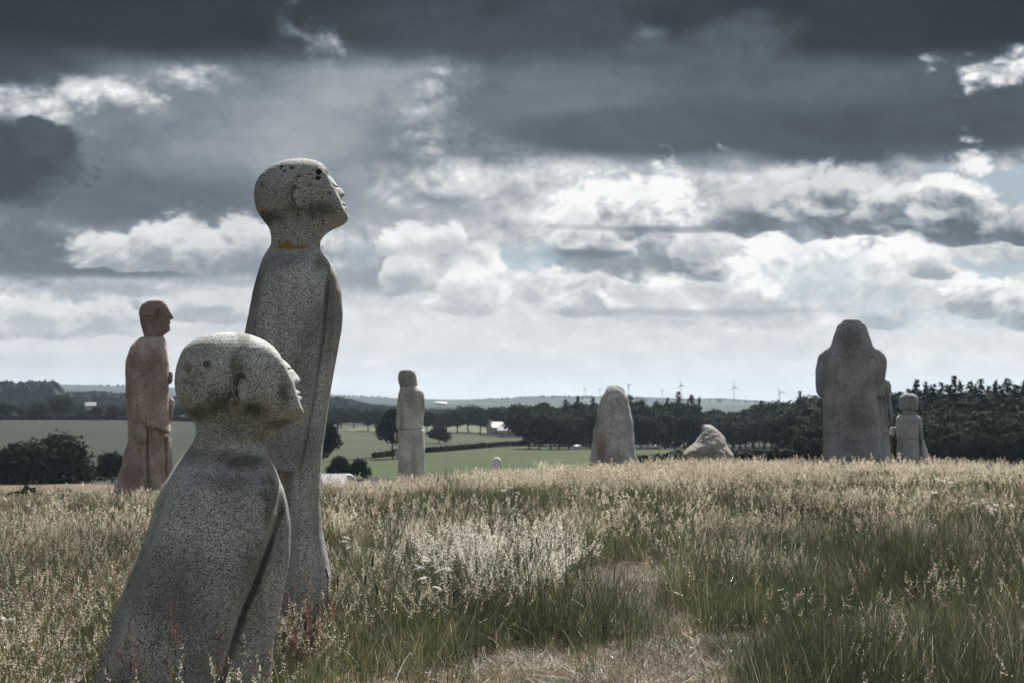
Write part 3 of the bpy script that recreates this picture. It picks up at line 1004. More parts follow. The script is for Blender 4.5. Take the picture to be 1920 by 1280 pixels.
PHD = PF.loft("head", ph, g_pinkd, n=120, seg=96, power=2.4, taper=0.1, sm=1, top_dense=True, rough=0.005,
              disp=lambda X, D_, Yp, cs: (X + (6.5 * sstep(Yp, 577, 596) * (1 - sstep(Yp, 596, 599)) * np.exp(-(D_ / 0.045) ** 4)
                                               - 1.5 * gauss(Yp - 584, 3) * np.exp(-((np.abs(D_) - .08) / 0.05) ** 4)
                                               + 1.3 * gauss(Yp - 605, 1.5) * np.exp(-(D_ / 0.06) ** 4) - 1.5 * gauss(Yp - 608, 1.2) * np.exp(-(D_ / 0.06) ** 4)) * (cs > 0), D_))
PF.loft("hair", [(561.5, 284, 301, .06), (564, 274, 307, .12), (570, 266, 312, .16), (577, 262, 313, .185), (588, 260.5, 306, .195), (591.5, 260.8, 302, .195)], g_pinkd, n=50, seg=80, power=2.4, sm=1, rough=0.006, parent=PHD)
PF.ear(297.5, 588, 5.5, 11, 0.165, g_pinkd, PHD, lift=0.05)
PF.loft("robe", [(775, 240, 312, .40), (800, 241, 309, .42), (829, 240, 309, .43), (850, 234, 311, .44), (868, 229.7, 312, .46), (885, 224, 312.5, .48), (904, 218, 313, .5), (940, 208, 315, .52), (985, 202, 316, .54)], g_pink, n=110, seg=130, power=2.5, sm=2, rough=0.02,
        disp=lambda X, D_, Yp, cs: (X, D_ - np.sign(D_) * (0.10 * gauss(X - np.interp(Yp, [790, 860, 940], [281, 277, 280]), 3.2) + 0.05 * gauss(X - 262, 4) * sstep(Yp, 830, 860))))
PF.loft("cloak", [(631, 266, 306, .14), (634, 260, 309, .20), (641, 252, 311, .29), (650, 245, 312, .37), (664, 240, 314, .44), (680, 236.5, 315.5, .48), (753, 235.5, 316.5, .52), (780, 239, 317, .52), (790, 243, 318, .52), (797, 252, 319.5, .51), (803, 275, 320, .48), (808, 302, 320, .42), (812, 310, 319, .36)],
        g_pink, n=150, seg=120, power=2.7, sm=2, rough=0.012)
PF.loft("bell", [(790, 261, 267, .05, .42), (796, 257, 271, .07, .43), (806, 254, 274, .09, .44), (818, 253, 275.5, .10, .44), (826, 255, 274, .09, .44), (829, 258, 271, .06, .44)], g_pinkl, n=40, seg=40, power=2.4, sm=1, rough=0.004)
PF.block("girdle_cord", [(279, 796), (283, 796), (282, 915), (277, 915)], 0.36, 0.44, g_pinkl, bevel=0.012)
PF.block("carved_cross", [(314, 697), (323, 697), (323, 715), (319, 720), (314, 722)], -0.12, 0.12, g_pinkd, bevel=0.02)
PF.loft("hand", [(744, 315, 321, .06), (750, 315, 325, .12), (765, 315, 326, .14), (780, 315, 324.5, .12), (790, 316, 321, .06)], g_pinkl, n=30, seg=36, power=2.2, sm=1, rough=0.02)
PF.block("carved_slab", [(308, 818), (321, 820), (323, 895), (322, 980), (308, 980)], -0.22, 0.20, g_pinkl, bevel=0.03)

# ---- small grey robed woman seen from behind
WF = Figure("robed_statue", 771, 945, 45.0, "slim pale grey figure seen from behind, its robe cut by a groove at the hip")
g_grey = granite_("pale_grey_granite", 0.35, gain=2.45, dark=(.16, .158, .155), mid=(.252, .25, .246), light=(.35, .345, .325), grain=40, mott=0.5, streaks=0.7, bumpd=0.01,
                 stains=[stain(WF, 770, 745, 14, 22, (.10, .095, .09), .6), stain(WF, 793, 760, 5, 22, (.20, .145, .11), .6), stain(WF, 754, 790, 5, 26, (.12, .135, .12), .6)])
g_greyd = granite_("grey_granite_dark", 0.35, gain=1.6, dark=(.09, .088, .085), mid=(.24, .236, .23), light=(.30, .29, .28), grain=40, mott=0.5, bumpd=0.01)
WF.loft("head", [(691.5, 757, 770, .10), (694, 751, 776, .19), (699, 748, 779, .24), (706, 747, 780.5, .26), (716, 747.5, 782, .27), (723, 749.5, 784, .28), (732, 750, 788, .31), (742, 751, 789, .33)], g_greyd, n=60, seg=64, power=2.5, sm=1, rough=0.01)
WF.loft("torso", [(722, 751, 783, .24), (727, 750, 787, .30), (733, 748.5, 793, .36), (738, 747, 795.6, .38), (748, 745.5, 797, .40), (760, 744.5, 796.5, .40), (780, 743.5, 795, .40), (803.5, 743, 793.5, .40)], g_grey, n=90, seg=80, power=2.8, sm=2, rough=0.012)
WF.loft("skirt", [(805, 746, 794.5, .39), (840, 747, 795.5, .41), (952, 744, 798, .44)], g_grey, n=70, seg=80, power=3.4, sm=0, rough=0.012)
WF.loft("belt_groove", [(802.5, 746, 793, .375), (806, 746, 793, .375)], g_greyd, n=4, seg=60, power=3.0, sm=0, rough=0)
WF.loft("hand", [(811, 740, 745, .08), (815, 739, 747, .12), (823, 739.5, 747, .12), (827, 742, 746, .08)], g_grey, n=20, seg=24, power=2.2, sm=1, rough=0.01)
WF.loft("hand", [(846, 742, 748, .08), (850, 741, 749, .12), (856, 741, 749, .12), (860, 743, 748, .08)], g_grey, n=20, seg=24, power=2.2, sm=1, rough=0.01)

# ---- menhir-like head in the middle distance
MF = Figure("standing_stone", 1150, 908, 50.0, "tall rounded menhir with a shallow carved arch, brown weathered left flank")
g_men = granite_("weathered_menhir_granite", 0.45, gain=1.9, grain=28, dark=(.15, .15, .158), mid=(.26, .262, .27), light=(.39, .39, .39), mott=0.5, streaks=0.4, bumpd=0.02,
                stains=[stain(MF, 1128, 840, 15, 34, (.22, .145, .095), .9), stain(MF, 1120, 790, 12, 18, (.26, .24, .22), .7), stain(MF, 1152, 728, 22, 9, (.12, .11, .10), .8),
                        stain(MF, 1176, 756, 5, 22, (.26, .24, .15), .8), stain(MF, 1170, 790, 26, 6, (.30, .30, .29), .5), stain(MF, 1165, 815, 30, 5, (.30, .30, .29), .5)])
MF.loft("shaft", [(721.5, 1146, 1158, .12), (723, 1141, 1163, .25), (727, 1137, 1167, .38), (733, 1133.5, 1171, .48), (747, 1127, 1177, .60), (769, 1120.5, 1182.5, .68), (790, 1117, 1186, .72), (808, 1113.5, 1188, .74), (831, 1110.5, 1189.5, .76), (850, 1108, 1192, .78), (915, 1102, 1197, .8)],
        g_men, n=140, seg=90, power=2.5, sm=2, rough=0.03, rs=2)
MF.loft("carved_arch", [(776, 1150, 1156, .03, .70), (779, 1143, 1163, .06, .70), (785, 1139, 1169, .08, .70), (798, 1136, 1173, .09, .71), (820, 1134, 1175, .09, .72), (850, 1133, 1177, .09, .74), (915, 1131, 1179, .09, .76)], g_men, n=60, seg=50, power=3.2, sm=1, rough=0.02, rs=5)

# ---- low boulder
BF = Figure("boulder", 1325, 900, 54.0, "low pointed grey boulder with sloping shoulder left of the hooded statue")
g_bould = granite_("pale_boulder_granite", 0.6, gain=1.1, grain=26, dark=(.15, .145, .135), mid=(.25, .24, .22), light=(.37, .355, .33), mott=0.5, bumpd=0.03,
                  stains=[stain(BF, 1300, 850, 30, 10, (.24, .19, .165), .7), stain(BF, 1365, 850, 14, 10, (.24, .19, .165), .7)])
BF.loft("boulder_mass", [(795.6, 1322, 1327, .08), (797.5, 1319, 1333, .2), (801, 1317, 1339, .35), (807, 1314, 1348, .5), (814, 1311, 1354, .62), (822, 1307, 1359, .72), (829, 1303, 1362, .8), (836, 1294, 1364.5, .9), (844, 1285, 1370, 1.0), (851, 1280, 1373, 1.05), (908, 1266, 1384, 1.1)],
        g_bould, n=90, seg=80, power=2.2, sm=1, rough=0.045, rs=4)

# ---- hooded figure
HF = Figure("hooded_statue", 1605, 897, 50.0, "massive dark grey hooded figure seen from behind, holding a block at its right side")
g_hood = granite_("dark_grey_granite", 0.3, gain=2.3, dark=(.105, .110, .122), mid=(.148, .155, .170), light=(.190, .198, .214), grain=36, mott=0.45, streaks=0.35, bumpd=0.01,
                 stains=[stain(HF, 1596, 640, 22, 40, (.075, .075, .080), .7), stain(HF, 1600, 780, 40, 50, (.085, .09, .08), .5)])
g_hoodl = granite_("grey_granite_light_panel", 0.3, grain=36, gain=1.9, dark=(.15, .155, .16), mid=(.215, .22, .228), light=(.28, .285, .29), mott=0.4, bumpd=0.01)
HF.loft("robe", [(655, 1552, 1640, .30), (664, 1546, 1644, .40), (680, 1544, 1645, .46), (712, 1544, 1644, .47), (745, 1544, 1645, .47), (800, 1544, 1651, .50), (856, 1544.4, 1658, .52), (905, 1544, 1664, .53)], g_hood, n=120, seg=120, power=4.2, sm=2, rough=0.008)
HF.loft("front_panel", [(745, 1600, 1661, .34, -.35), (800, 1600, 1665, .36, -.35), (856, 1600, 1670, .38, -.35), (905, 1600, 1674, .4, -.35)], g_hoodl, n=50, seg=60, power=4, sm=0, rough=0.01)
# faceted hood
HF.loft("hood", [(598, 1583, 1609, .16), (600, 1581, 1614, .20), (609, 1570.5, 1622.5, .29), (614, 1569, 1625, .31), (630, 1563.5, 1630, .35), (647, 1558.5, 1635.5, .38), (656, 1552, 1643, .40), (668, 1546, 1648, .42)], g_hood, n=80, seg=96, power=6.0, sm=0, rough=0.006)
HF.loft("shoulder", [(650, 1556, 1580, .20), (657, 1545, 1585, .30), (664, 1537, 1585, .34), (670, 1534, 1580, .34), (680, 1532.5, 1552, .34), (694, 1530, 1551, .33), (720, 1530, 1549, .32), (735, 1531.5, 1547, .30), (741, 1535, 1546, .26), (745.5, 1541, 1546, .18)], g_hood, n=100, seg=70, power=5.0, sm=0, rough=0.008)
HF.loft("shoulder", [(650, 1612, 1638, .20), (657, 1612, 1650, .30), (664, 1620, 1657, .34), (672, 1626, 1661, .35), (680, 1627, 1662, .35), (694, 1628.5, 1661, .34), (709, 1630, 1658.5, .33), (716, 1631, 1657, .33), (735, 1634.6, 1660, .33), (741, 1640, 1664, .30), (745, 1650, 1664, .22)], g_hood, n=100, seg=70, power=5.0, sm=0, rough=0.008)
HF.block("held_block", [(1645, 714), (1664, 711), (1669, 718), (1670, 740), (1663, 745), (1648, 742)], -0.1, 0.30, g_hood, bevel=0.05)
HF.block("held_stave", [(1662, 742), (1669, 742), (1674, 775), (1673, 800), (1670, 800)], -0.15, 0.02, g_hood, bevel=0.03)

# ---- child figure beside it
CF = Figure("child_statue", 1703, 897, 50.5, "small child figure with bowl-cut hair standing right of the big hooded statue")
CF.loft("hair", [(737.5, 1697, 1711, .13), (740, 1691, 1717, .20), (745, 1687, 1721, .27), (753, 1685.5, 1723, .30), (762, 1686.5, 1723, .30), (767, 1688, 1721, .28), (769.5, 1691, 1718, .24)], g_hood, n=50, seg=64, power=2.4, sm=1, rough=0.02)
CF.loft("neck", [(762, 1692, 1715, .20), (772, 1694, 1712.5, .17), (779, 1693, 1713, .18), (785, 1690, 1718, .22)], g_hoodl, n=20, seg=40, power=2.4, sm=1)
CF.loft("tunic", [(778, 1686, 1720, .20), (780.5, 1682, 1724, .26), (786, 1680, 1726.5, .30), (800, 1680.5, 1725, .30), (821, 1681, 1724, .31), (825, 1682.5, 1723, .30), (853, 1680, 1725.5, .34), (905, 1679, 1727, .36)], g_hoodl, n=90, seg=80, power=3.0, sm=1, rough=0.008,
        disp=lambda X, D_, Yp, cs: (X, D_ - np.sign(D_) * (0.03 * gauss(Yp - 824, 1.5) * gauss(X - 1703, 12) + 0.05 * gauss(X - 1722, 2) * (1 - sstep(Yp, 825, 835)))))
CF.loft("arm", [(783, 1720, 1727, .09, .05), (790, 1720, 1728.5, .12, .05), (805, 1722, 1729.5, .12, .05), (820, 1724, 1730, .11, .05), (827, 1725, 1730, .09, .05)], g_hoodl, n=40, seg=32, power=2.4, sm=1)
CF.loft("carried_bag", [(824, 1727, 1731, .06), (832, 1725, 1734, .15), (845, 1724, 1738, .22), (857, 1723, 1741, .28), (905, 1722, 1744, .3)], g_hoodl, n=40, seg=40, power=2.2, sm=1, rough=0.01)
CF.loft("raised_hand", [(800.5, 1671, 1679, .08), (803, 1668.5, 1681, .12), (810, 1668, 1682, .13), (815, 1670, 1681, .10), (818, 1673, 1679, .07)], g_hoodl, n=24, seg=30, power=2.2, sm=1, rough=0.02)
m_rust = granite("brown_post_stone", (.035, .026, .02), (.055, .040, .031), (.08, .058, .044), grain=30, mott=0.3)
CF.block("brown_post", [(1671, 816), (1681, 816), (1680, 905), (1671, 905)], -0.1, 0.1, m_rust, bevel=0.02)

# ---- small white upright stones
def white_stone(px, top, base, hw, Y, label, ext=30):
    F = Figure("white_stone", px, base + ext, Y, label, "stone")
    h = base - top
    F.loft("stone_body", [(top, px - hw * .35, px + hw * .35, hw * F.s * .3), (top + h * .06, px - hw * .7, px + hw * .65, hw * F.s * .7), (top + h * .2, px - hw * .95, px + hw * .9, hw * F.s * .9), (top + h * .5, px - hw, px + hw, hw * F.s),
                             (base, px - hw * .92, px + hw * .8, hw * F.s), (base + ext + 8, px - hw, px + hw, hw * F.s)], g_white, n=60, seg=32, power=2.4, sm=1, rough=0.02)
    return F


g_white = granite("white_stone", (.45, .46, .48), (.58, .59, .61), (.70, .71, .72), grain=30, mott=0.2)
white_stone(932, 857, 890, 8.5, 46.0, "small white rounded standing stone on the meadow crest left of the menhir")
white_stone(656, 889, 902, 6.5, 44.0, "small whitish stone head below the crest right of the tall statue", 50)
white_stone(217, 899, 907, 4.5, 36.0, "small white stone chip left of the pink statue's foot")

# ---------------------------------------------------------------- trees
def foliage_mat(name, c1, c2, c3):
    m, N = material(name)
    co = N.n('ShaderNodeTexCoord').outputs['Object']
    oi = N.n('ShaderNodeObjectInfo')
    a = N.noise(co, 1.1, 3, 0.6)
    b = N.noise(co, 6.0, 2, 0.6)
    c = N.ramp(N.m('ADD', N.m('MULTIPLY', a, 0.6), N.m('MULTIPLY', b, 0.4)), [(0.34, c1), (0.5, c2), (0.66, c3)])
    hv = N.n('ShaderNodeHueSaturation')
    N.put(hv.inputs['Color'], c)
    N.put(hv.inputs['Value'], N.m('MULTIPLY_ADD', oi.outputs['Random'], 0.5, 0.75))
    N.put(hv.inputs['Hue'], N.m('MULTIPLY_ADD', oi.outputs['Random'], 0.03, 0.485))
    finish(N, hv.outputs[0], 0.85, None, 0.05, trans=(0.15, hv.outputs[0]))
    return m


m_leaf = foliage_mat("broadleaf_foliage", (.009, .016, .011), (.015, .025, .015), (.026, .040, .022))
m_needle = foliage_mat("conifer_foliage", (.006, .011, .009), (.010, .018, .013), (.018, .028, .018))
m_bark, N = material("bark")
co = N.n('ShaderNodeTexCoord').outputs['Object']
bk = N.noise(N.v('MULTIPLY', co, (6, 6, 1.2)), 2, 5, 0.65)
finish(N, N.ramp(bk, [(0.35, (.025, .020, .016)), (0.65, (.075, .062, .050))]), 0.95, bump(N, bk, 0.8, 0.05), 0.1)


def cards(centres, normals, sizes, rg, bendy=0.25):
    """leaf clumps: small four-cornered faces of uneven outline"""
    n = len(centres)
    a = rg.normal(size=(n, 3))
    u = np.cross(normals, a)
    u /= np.linalg.norm(u, axis=1, keepdims=True) + 1e-9
    v = np.cross(normals, u)
    v /= np.linalg.norm(v, axis=1, keepdims=True) + 1e-9
    out = np.empty((n, 4, 3))
    for k, (p, q_) in enumerate(((-1, -0.6), (0.7, -1), (1, 0.7), (-0.6, 1))):
        jit = rg.uniform(0.65, 1.25, size=(n, 2))
        out[:, k] = centres + (u * p * jit[:, :1] + v * q_ * jit[:, 1:]) * sizes[:, None] * 0.5 + normals * (rg.normal(size=(n, 1)) * bendy * sizes[:, None] * 0.4)
    return out.reshape(-1, 3), np.arange(n * 4).reshape(n, 4)


def tube(path, radii, seg=7):
    vs_, n = [], len(path)
    for p, r in zip(path, radii):
        for j in range(seg):
            a = 2 * math.pi * j / seg
            vs_.append((p[0] + r * math.cos(a), p[1] + r * math.sin(a), p[2]))
    return np.array(vs_), grid_faces(n, seg, wrap=True)


def trunk_mesh(name, H, r0, limbs, rg):
    V, Q, off = [], [], 0
    path = [(0.02 * H * math.sin(t * 4), 0.015 * H * math.cos(t * 3) - 0.015 * H, t * H) for t in np.linspace(-0.03, 1, 9)]
    v, q = tube(path, [r0 * (1 - 0.85 * t) * (1.35 if t == 0 else 1) for t in np.linspace(0, 1, 9)], 9)
    V.append(v); Q.append(q); off += len(v)
    for _ in range(limbs):
        h0 = rg.uniform(0.35, 0.8) * H
        a = rg.uniform(0, 2 * math.pi)
        ln = rg.uniform(0.25, 0.5) * H
        pth = [(math.cos(a) * ln * t, math.sin(a) * ln * t, h0 + ln * 0.75 * t ** 1.3) for t in np.linspace(0, 1, 5)]
        v, q = tube(pth, [r0 * 0.42 * (1 - 0.8 * t) for t in np.linspace(0, 1, 5)], 6)
        V.append(v); Q.append(q + off); off += len(v)
    return mesh_np(name, np.vstack(V), np.vstack(Q), smooth=True)


def broadleaf(seed, H=12.0, Wd=11.0, base=0.12, n=3000, lobes=26, card=0.62, low=0.45):
    """unit tree meshes: crown of leaf clumps gathered in boughs, trunk with limbs"""
    rg = np.random.default_rng(seed)
    C, Nn, S = [], [], []
    per = n // lobes
    for k in range(lobes):
        u = rg.normal(size=3)
        u /= np.linalg.norm(u)
        u[2] = abs(u[2]) * (0.7 + low) - low
        rad = rg.uniform(0.45, 0.86)
        c = np.array([u[0] * Wd * 0.5 * rad, u[1] * Wd * 0.5 * rad, H * (base + (1 - base) * 0.5) + u[2] * H * (1 - base) * 0.47 * rad])
        br = rg.uniform(0.15, 0.27) * min(H, Wd)
        d = rg.normal(size=(per, 3))
        d /= np.linalg.norm(d, axis=1, keepdims=True)
        rr_ = br * rg.uniform(0.25, 1.12, size=(per, 1)) ** 0.55
        p = c + d * rr_ * np.array([1.05, 1.05, 0.85])
        nn = d + rg.normal(size=(per, 3)) * 0.55 + np.array([0, 0, 0.35])
        nn /= np.linalg.norm(nn, axis=1, keepdims=True)
        C.append(p); Nn.append(nn); S.append(rg.uniform(0.6, 1.35, per) * card)
    C, Nn, S = np.vstack(C), np.vstack(Nn), np.concatenate(S)
    # core leaves keep the middle dense
    m = n // 3
    d = rg.normal(size=(m, 3))
    d /= np.linalg.norm(d, axis=1, keepdims=True)
    p = np.array([0, 0, H * (base + (1 - base) * 0.5)]) + d * rg.uniform(0.2, 0.78, (m, 1)) * np.array([Wd * 0.46, Wd * 0.46, H * (1 - base) * 0.46])
    C = np.vstack([C, p]); Nn = np.vstack([Nn, d]); S = np.concatenate([S, rg.uniform(1.0, 1.9, m) * card])
    ok = C[:, 2] > 0.03 * H
    v, q = cards(C[ok], Nn[ok], S[ok], rg)
    return mesh_np("crown", v, q), trunk_mesh("trunk", H * 0.72, H * 0.024, 6, rg)


def conifer(seed, H=16.0, Wd=6.4, n=2200, ragged=0.35, full=0.62):
    """spruce or pine: uneven tiers of drooping boughs round a straight stem"""
    rg = np.random.default_rng(seed)
    C, Nn, S = [], [], []
    tiers = 36
    for k in range(tiers):
        t = (k + rg.uniform(-0.3, 0.3)) / tiers
        t = min(max(t, 0), 0.97)
        edge = (min(1.0, 0.55 + t * 2.2) * (1 - t) ** full * Wd * 0.5 + 0.15) * (1 + ragged * 0.5 * math.sin(k * 1.1 + seed) + 0.15 * rg.normal())
        nb = int(5 + 5 * (1 - t))
        for b in range(nb):
            a = rg.uniform(0, 2 * math.pi)
            ln = edge * rg.uniform(0.6, 1.15)
            m = max(4, int(n / tiers / nb * (1.3 - 0.6 * t)))
            q_ = rg.uniform(0.05, 1, m) ** 0.75
            p = np.stack([math.cos(a) * ln * q_, math.sin(a) * ln * q_, H * (0.08 + 0.92 * t) + ln * (0.15 * q_ - 0.35 * q_ ** 2)], -1) + rg.normal(size=(m, 3)) * np.array([.25, .25, .34]) * (0.5 + 0.5 * (1 - t))
            nn = np.array([math.cos(a) * 0.3, math.sin(a) * 0.3, 1.0]) + rg.normal(size=(m, 3)) * 0.5
            C.append(p); Nn.append(nn / np.linalg.norm(nn, axis=1, keepdims=True)); S.append(rg.uniform(0.4, 0.95, m) * (0.45 + 0.55 * (1 - t)))
    v, q = cards(np.vstack(C), np.vstack(Nn), np.concatenate(S), rg)
    return mesh_np("crown", v, q), trunk_mesh("trunk", H * 0.95, H * 0.012, 0, rg)


BL = [broadleaf(3), broadleaf(4, 13, 9, 0.14), broadleaf(5, 10, 12, 0.06), broadleaf(6, 12, 12, 0.08, lobes=34), broadleaf(8, 11, 7.5, 0.10, lobes=20)]
BIG = [broadleaf(21, 12, 12, 0.03, n=5200, lobes=56, card=0.5, low=0.95), broadleaf(22, 10.5, 13, 0.02, n=5200, lobes=52, card=0.5, low=0.95), broadleaf(23, 7, 6, 0.05, n=3000, lobes=30, card=0.38, low=0.85)]
CN = [conifer(1), conifer(2, 17, 6.0, ragged=0.5, full=0.5), conifer(3, 15, 7.4, ragged=0.35, full=0.45), conifer(7, 18, 5.4, ragged=0.6, full=0.7)]
H_OF = {}
for lst, m in ((BL, m_leaf), (BIG, m_leaf), (CN, m_needle)):
    for c, t in lst:
        c.materials.append(m)
        t.materials.append(m_bark)
        H_OF[c.name] = max(v.co.z for v in c.vertices)


def tree(kind, pair, px, Y, top_py, label, group=None, wid=1.0, base_py=None, sink=0.3, cat="tree"):
    """a tree rooted on the ground at depth Y whose tip stands at height top_py in the photograph"""
    g = ground_at(px, Y, sink)
    ztop = EYE + (HORIZON - top_py) / FOCAL_PX * Y
    h = max(ztop - g.z, 1.5)
    s = h / H_OF[pair[0].name]
    r = empty(kind, g, random.uniform(0, 6.28))
    r.scale = (s * wid, s * wid, s)
    tag(r, label, cat, group)
    link("crown", pair[0], None, r)
    link("trunk", pair[1], None, r)
    return r


ORD = ["first", "second", "third", "fourth", "fifth", "sixth", "seventh", "eighth", "ninth", "tenth", "eleventh", "twelfth", "thirteenth", "fourteenth", "fifteenth",
       "sixteenth", "seventeenth", "eighteenth", "nineteenth", "twentieth", "twenty-first"]


def nth(px, lst):
    """which one it is, counted from the left"""
    return ORD[sorted(q[0] for q in lst).index(px)]


# left valley: the round dark trees and their small neighbour
tree("oak_tree", BIG[0], 113, 402, 800, "round dark oak, the taller of the two joined crowns at far left", wid=1.1, sink=2.2)
tree("oak_tree", BIG[1], 55, 398, 824, "broad low dark oak leaning into a taller one at the far left edge", wid=1.25, sink=2.2)
tree("oak_tree", BIG[2], 212, 398, 843, "small dark round tree between the oaks and the pink statue", wid=0.95)
tree("hawthorn_bush", BIG[2], 66, 120, 908, "low dark bush half sunk behind the meadow edge at lower left", wid=1.2, cat="bush")
# clump behind the tall statue
tree("ash_tree", BL[1], 598, 430, 783, "dark tree showing just right of the tall statue's back, above the roofs", wid=0.9)
tree("ash_tree", BIG[2], 638, 405, 852, "rounded dark tree beside the pale roof right of the tall statue", wid=0.95)
tree("ash_tree", BIG[2], 674, 403, 857, "small dark round tree rightmost of the clump by the tall statue", wid=0.9)
tree("poplar_tree", BL[4], 737, 620, 762, "slim dark tree just left of the grey robed figure", wid=0.75)
tree("hawthorn_bush", BIG[2], 823, 820, 795, "lone small round bush in the pale field right of the robed figure", wid=1.1, cat="bush")

# hedgerow trees, far side of the left pasture
LH = [(8, 752, 1.25), (40, 762, 1.0), (75, 752, 1.0), (112, 738, 1.05), (150, 764, 1.3), (185, 761, 1.4), (218, 757, 1.2), (250, 760, 1.2), (330, 756, 1.1), (355, 750, 1.0), (385, 758, 1.2), (-30, 750, 1.2)]
for i, (px, tp, w) in enumerate(LH):
    lab = nth(px, LH) + " tree from the left in the dark line beyond the left pasture"
    g_ = "hedgerow trees beyond the left pasture"
    if px == 112:
        lab, g_ = "tallest round dark tree of the line beyond the left pasture", None
    tree("hedgerow_tree", BL[i % 4], px, 1075 + (i * 37) % 60, tp, lab, g_, wid=w)
# line between tall statue and the robed figure, and on to the wood
CH = [(618, 768), (640, 762), (664, 764), (690, 768), (712, 765), (735, 770), (760, 772), (800, 768), (818, 774), (838, 771), (858, 763), (878, 757), (900, 762), (922, 766), (940, 760), (962, 755), (985, 758)]
for i, (px, tp) in enumerate(CH):
    tree("valley_tree", BL[(i * 3) % 5], px, 1010 + (i * 53) % 120, tp, nth(px, CH) + " tree from the left in the hedgerow behind the middle fields", "hedgerow trees behind the middle fields", wid=1.15)
# the dark wood in the middle: three ranks
wood_g = "broadleaf trees of the dark wood behind the menhir"
wood_l = "dark broadleaf tree of the wood behind the menhir and boulder"
k = 0
for Yr, p0, p1, st_, t0, t1 in ((735, 992, 1560, 17.0, 772, 770), (790, 985, 1560, 18.0, 763, 757), (860, 980, 1560, 19.0, 757, 752)):
    px = p0
    while px < p1:
        tp = t0 + (t1 - t0) * (px - p0) / (p1 - p0) + random.uniform(-5, 7)
        if px > 1300 and px < 1440:
            tp += 16 - abs(px - 1365) * 0.12 + 2
        if px > 1480:
            tp -= (px - 1480) * 0.16
        rank = {735: "front", 790: "second", 860: "rearmost"}[Yr]
        reg = "left of the menhir" if px < 1105 else "behind the menhir" if px < 1195 else "between menhir and boulder" if px < 1285 else "behind the boulder" if px < 1375 else "left of the hooded statue" if px < 1530 else "behind the hooded statue"
        tree("wood_tree", BL[k % 5], px, Yr + random.uniform(-18, 18), tp, "dark tree in the %s rank of the middle wood, %s" % (rank, reg), "middle wood, %s rank, %s" % (rank, reg), wid=random.uniform(0.85, 1.15))
        k += 1
        px += st_ * random.uniform(0.75, 1.25)
# spruces standing out of it
SP = [(1083, 741, 1.0), (1112, 745, .9), (1181, 738, 1.0), (1205, 748, 1), (1252, 744, .9), (1272, 733, .9), (1297, 738, .85), (1311, 742, .9), (1499, 731, .9), (1060, 748, 1.0), (1230, 750, 1.)]
for i, (px, tp, w) in enumerate(SP):
    tree("spruce_tree", CN[i % 4], px, 800 + (i * 29) % 50, tp, nth(px, SP) + " pointed spruce from the left rising above the middle wood", "spruces above the middle wood", wid=w)
# right wood: conifers on the skyline over rounded trees
SK = [(1688, 733), (1718, 710), (1735, 714), (1748, 718), (1766, 716), (1788, 702), (1800, 712), (1818, 713), (1838, 709), (1853, 722), (1866, 711), (1890, 707), (1905, 720), (1921, 712), (1940, 708), (1672, 738), (1704, 728), (1776, 720), (1829, 722), (1878, 722)]
for i, (px, tp) in enumerate(SK):
    tree("pine_tree", CN[(i * 3 + 1) % 4], px, 520 + (i * 17) % 40, tp, nth(px, SK) + " pine from the left on the skyline of the right-hand wood", "skyline pines of the right-hand wood", wid=1.0)
px = 1560
k = 0
for Yr, tp0, st_ in ((548, 738, 15.0), (525, 752, 17.0), (490, 772, 20.0), (455, 795, 26.0), (420, 818, 28.0)):
    px = 1500
    while px < 1975:
        tp = tp0 + random.uniform(-7, 8) - max(0, (px - 1640)) * 0.035
        if px < 1560:
            tp = max(tp, 752 + (1560 - px) * 0.25)
        rank = {548: "rearmost", 525: "fourth", 490: "third", 455: "second", 420: "front"}[Yr]
        reg = "behind the hooded statue" if px < 1672 else "behind the child figure" if px < 1745 else "right of the child figure" if px < 1850 else "at the right edge"
        tree("wood_tree", BL[(k * 2) % 5] if Yr < 540 else (BL[k % 5] if k % 3 else CN[k % 4]), px, Yr + random.uniform(-14, 14), tp, "dark tree in the %s rank of the right-hand wood, %s" % (rank, reg), "right-hand wood, %s rank, %s" % (rank, reg), wid=random.uniform(0.9, 1.2))
        k += 1
        px += st_ * random.uniform(0.75, 1.25)
# little shrubs in the gap by the boulder
for i, (px, tp) in enumerate([(1222, 847), (1238, 850), (1258, 848), (1272, 842), (1283, 846), (1385, 842), (1420, 838), (1460, 836)]):
    tree("field_shrub", BIG[2], px, 330 + (i * 23) % 50, tp, "low dark shrub at the meadow edge " + ("left of the boulder" if px < 1300 else "right of the boulder"), "low shrubs " + ("left of the boulder" if px < 1300 else "right of the boulder"), wid=1.5, cat="bush")


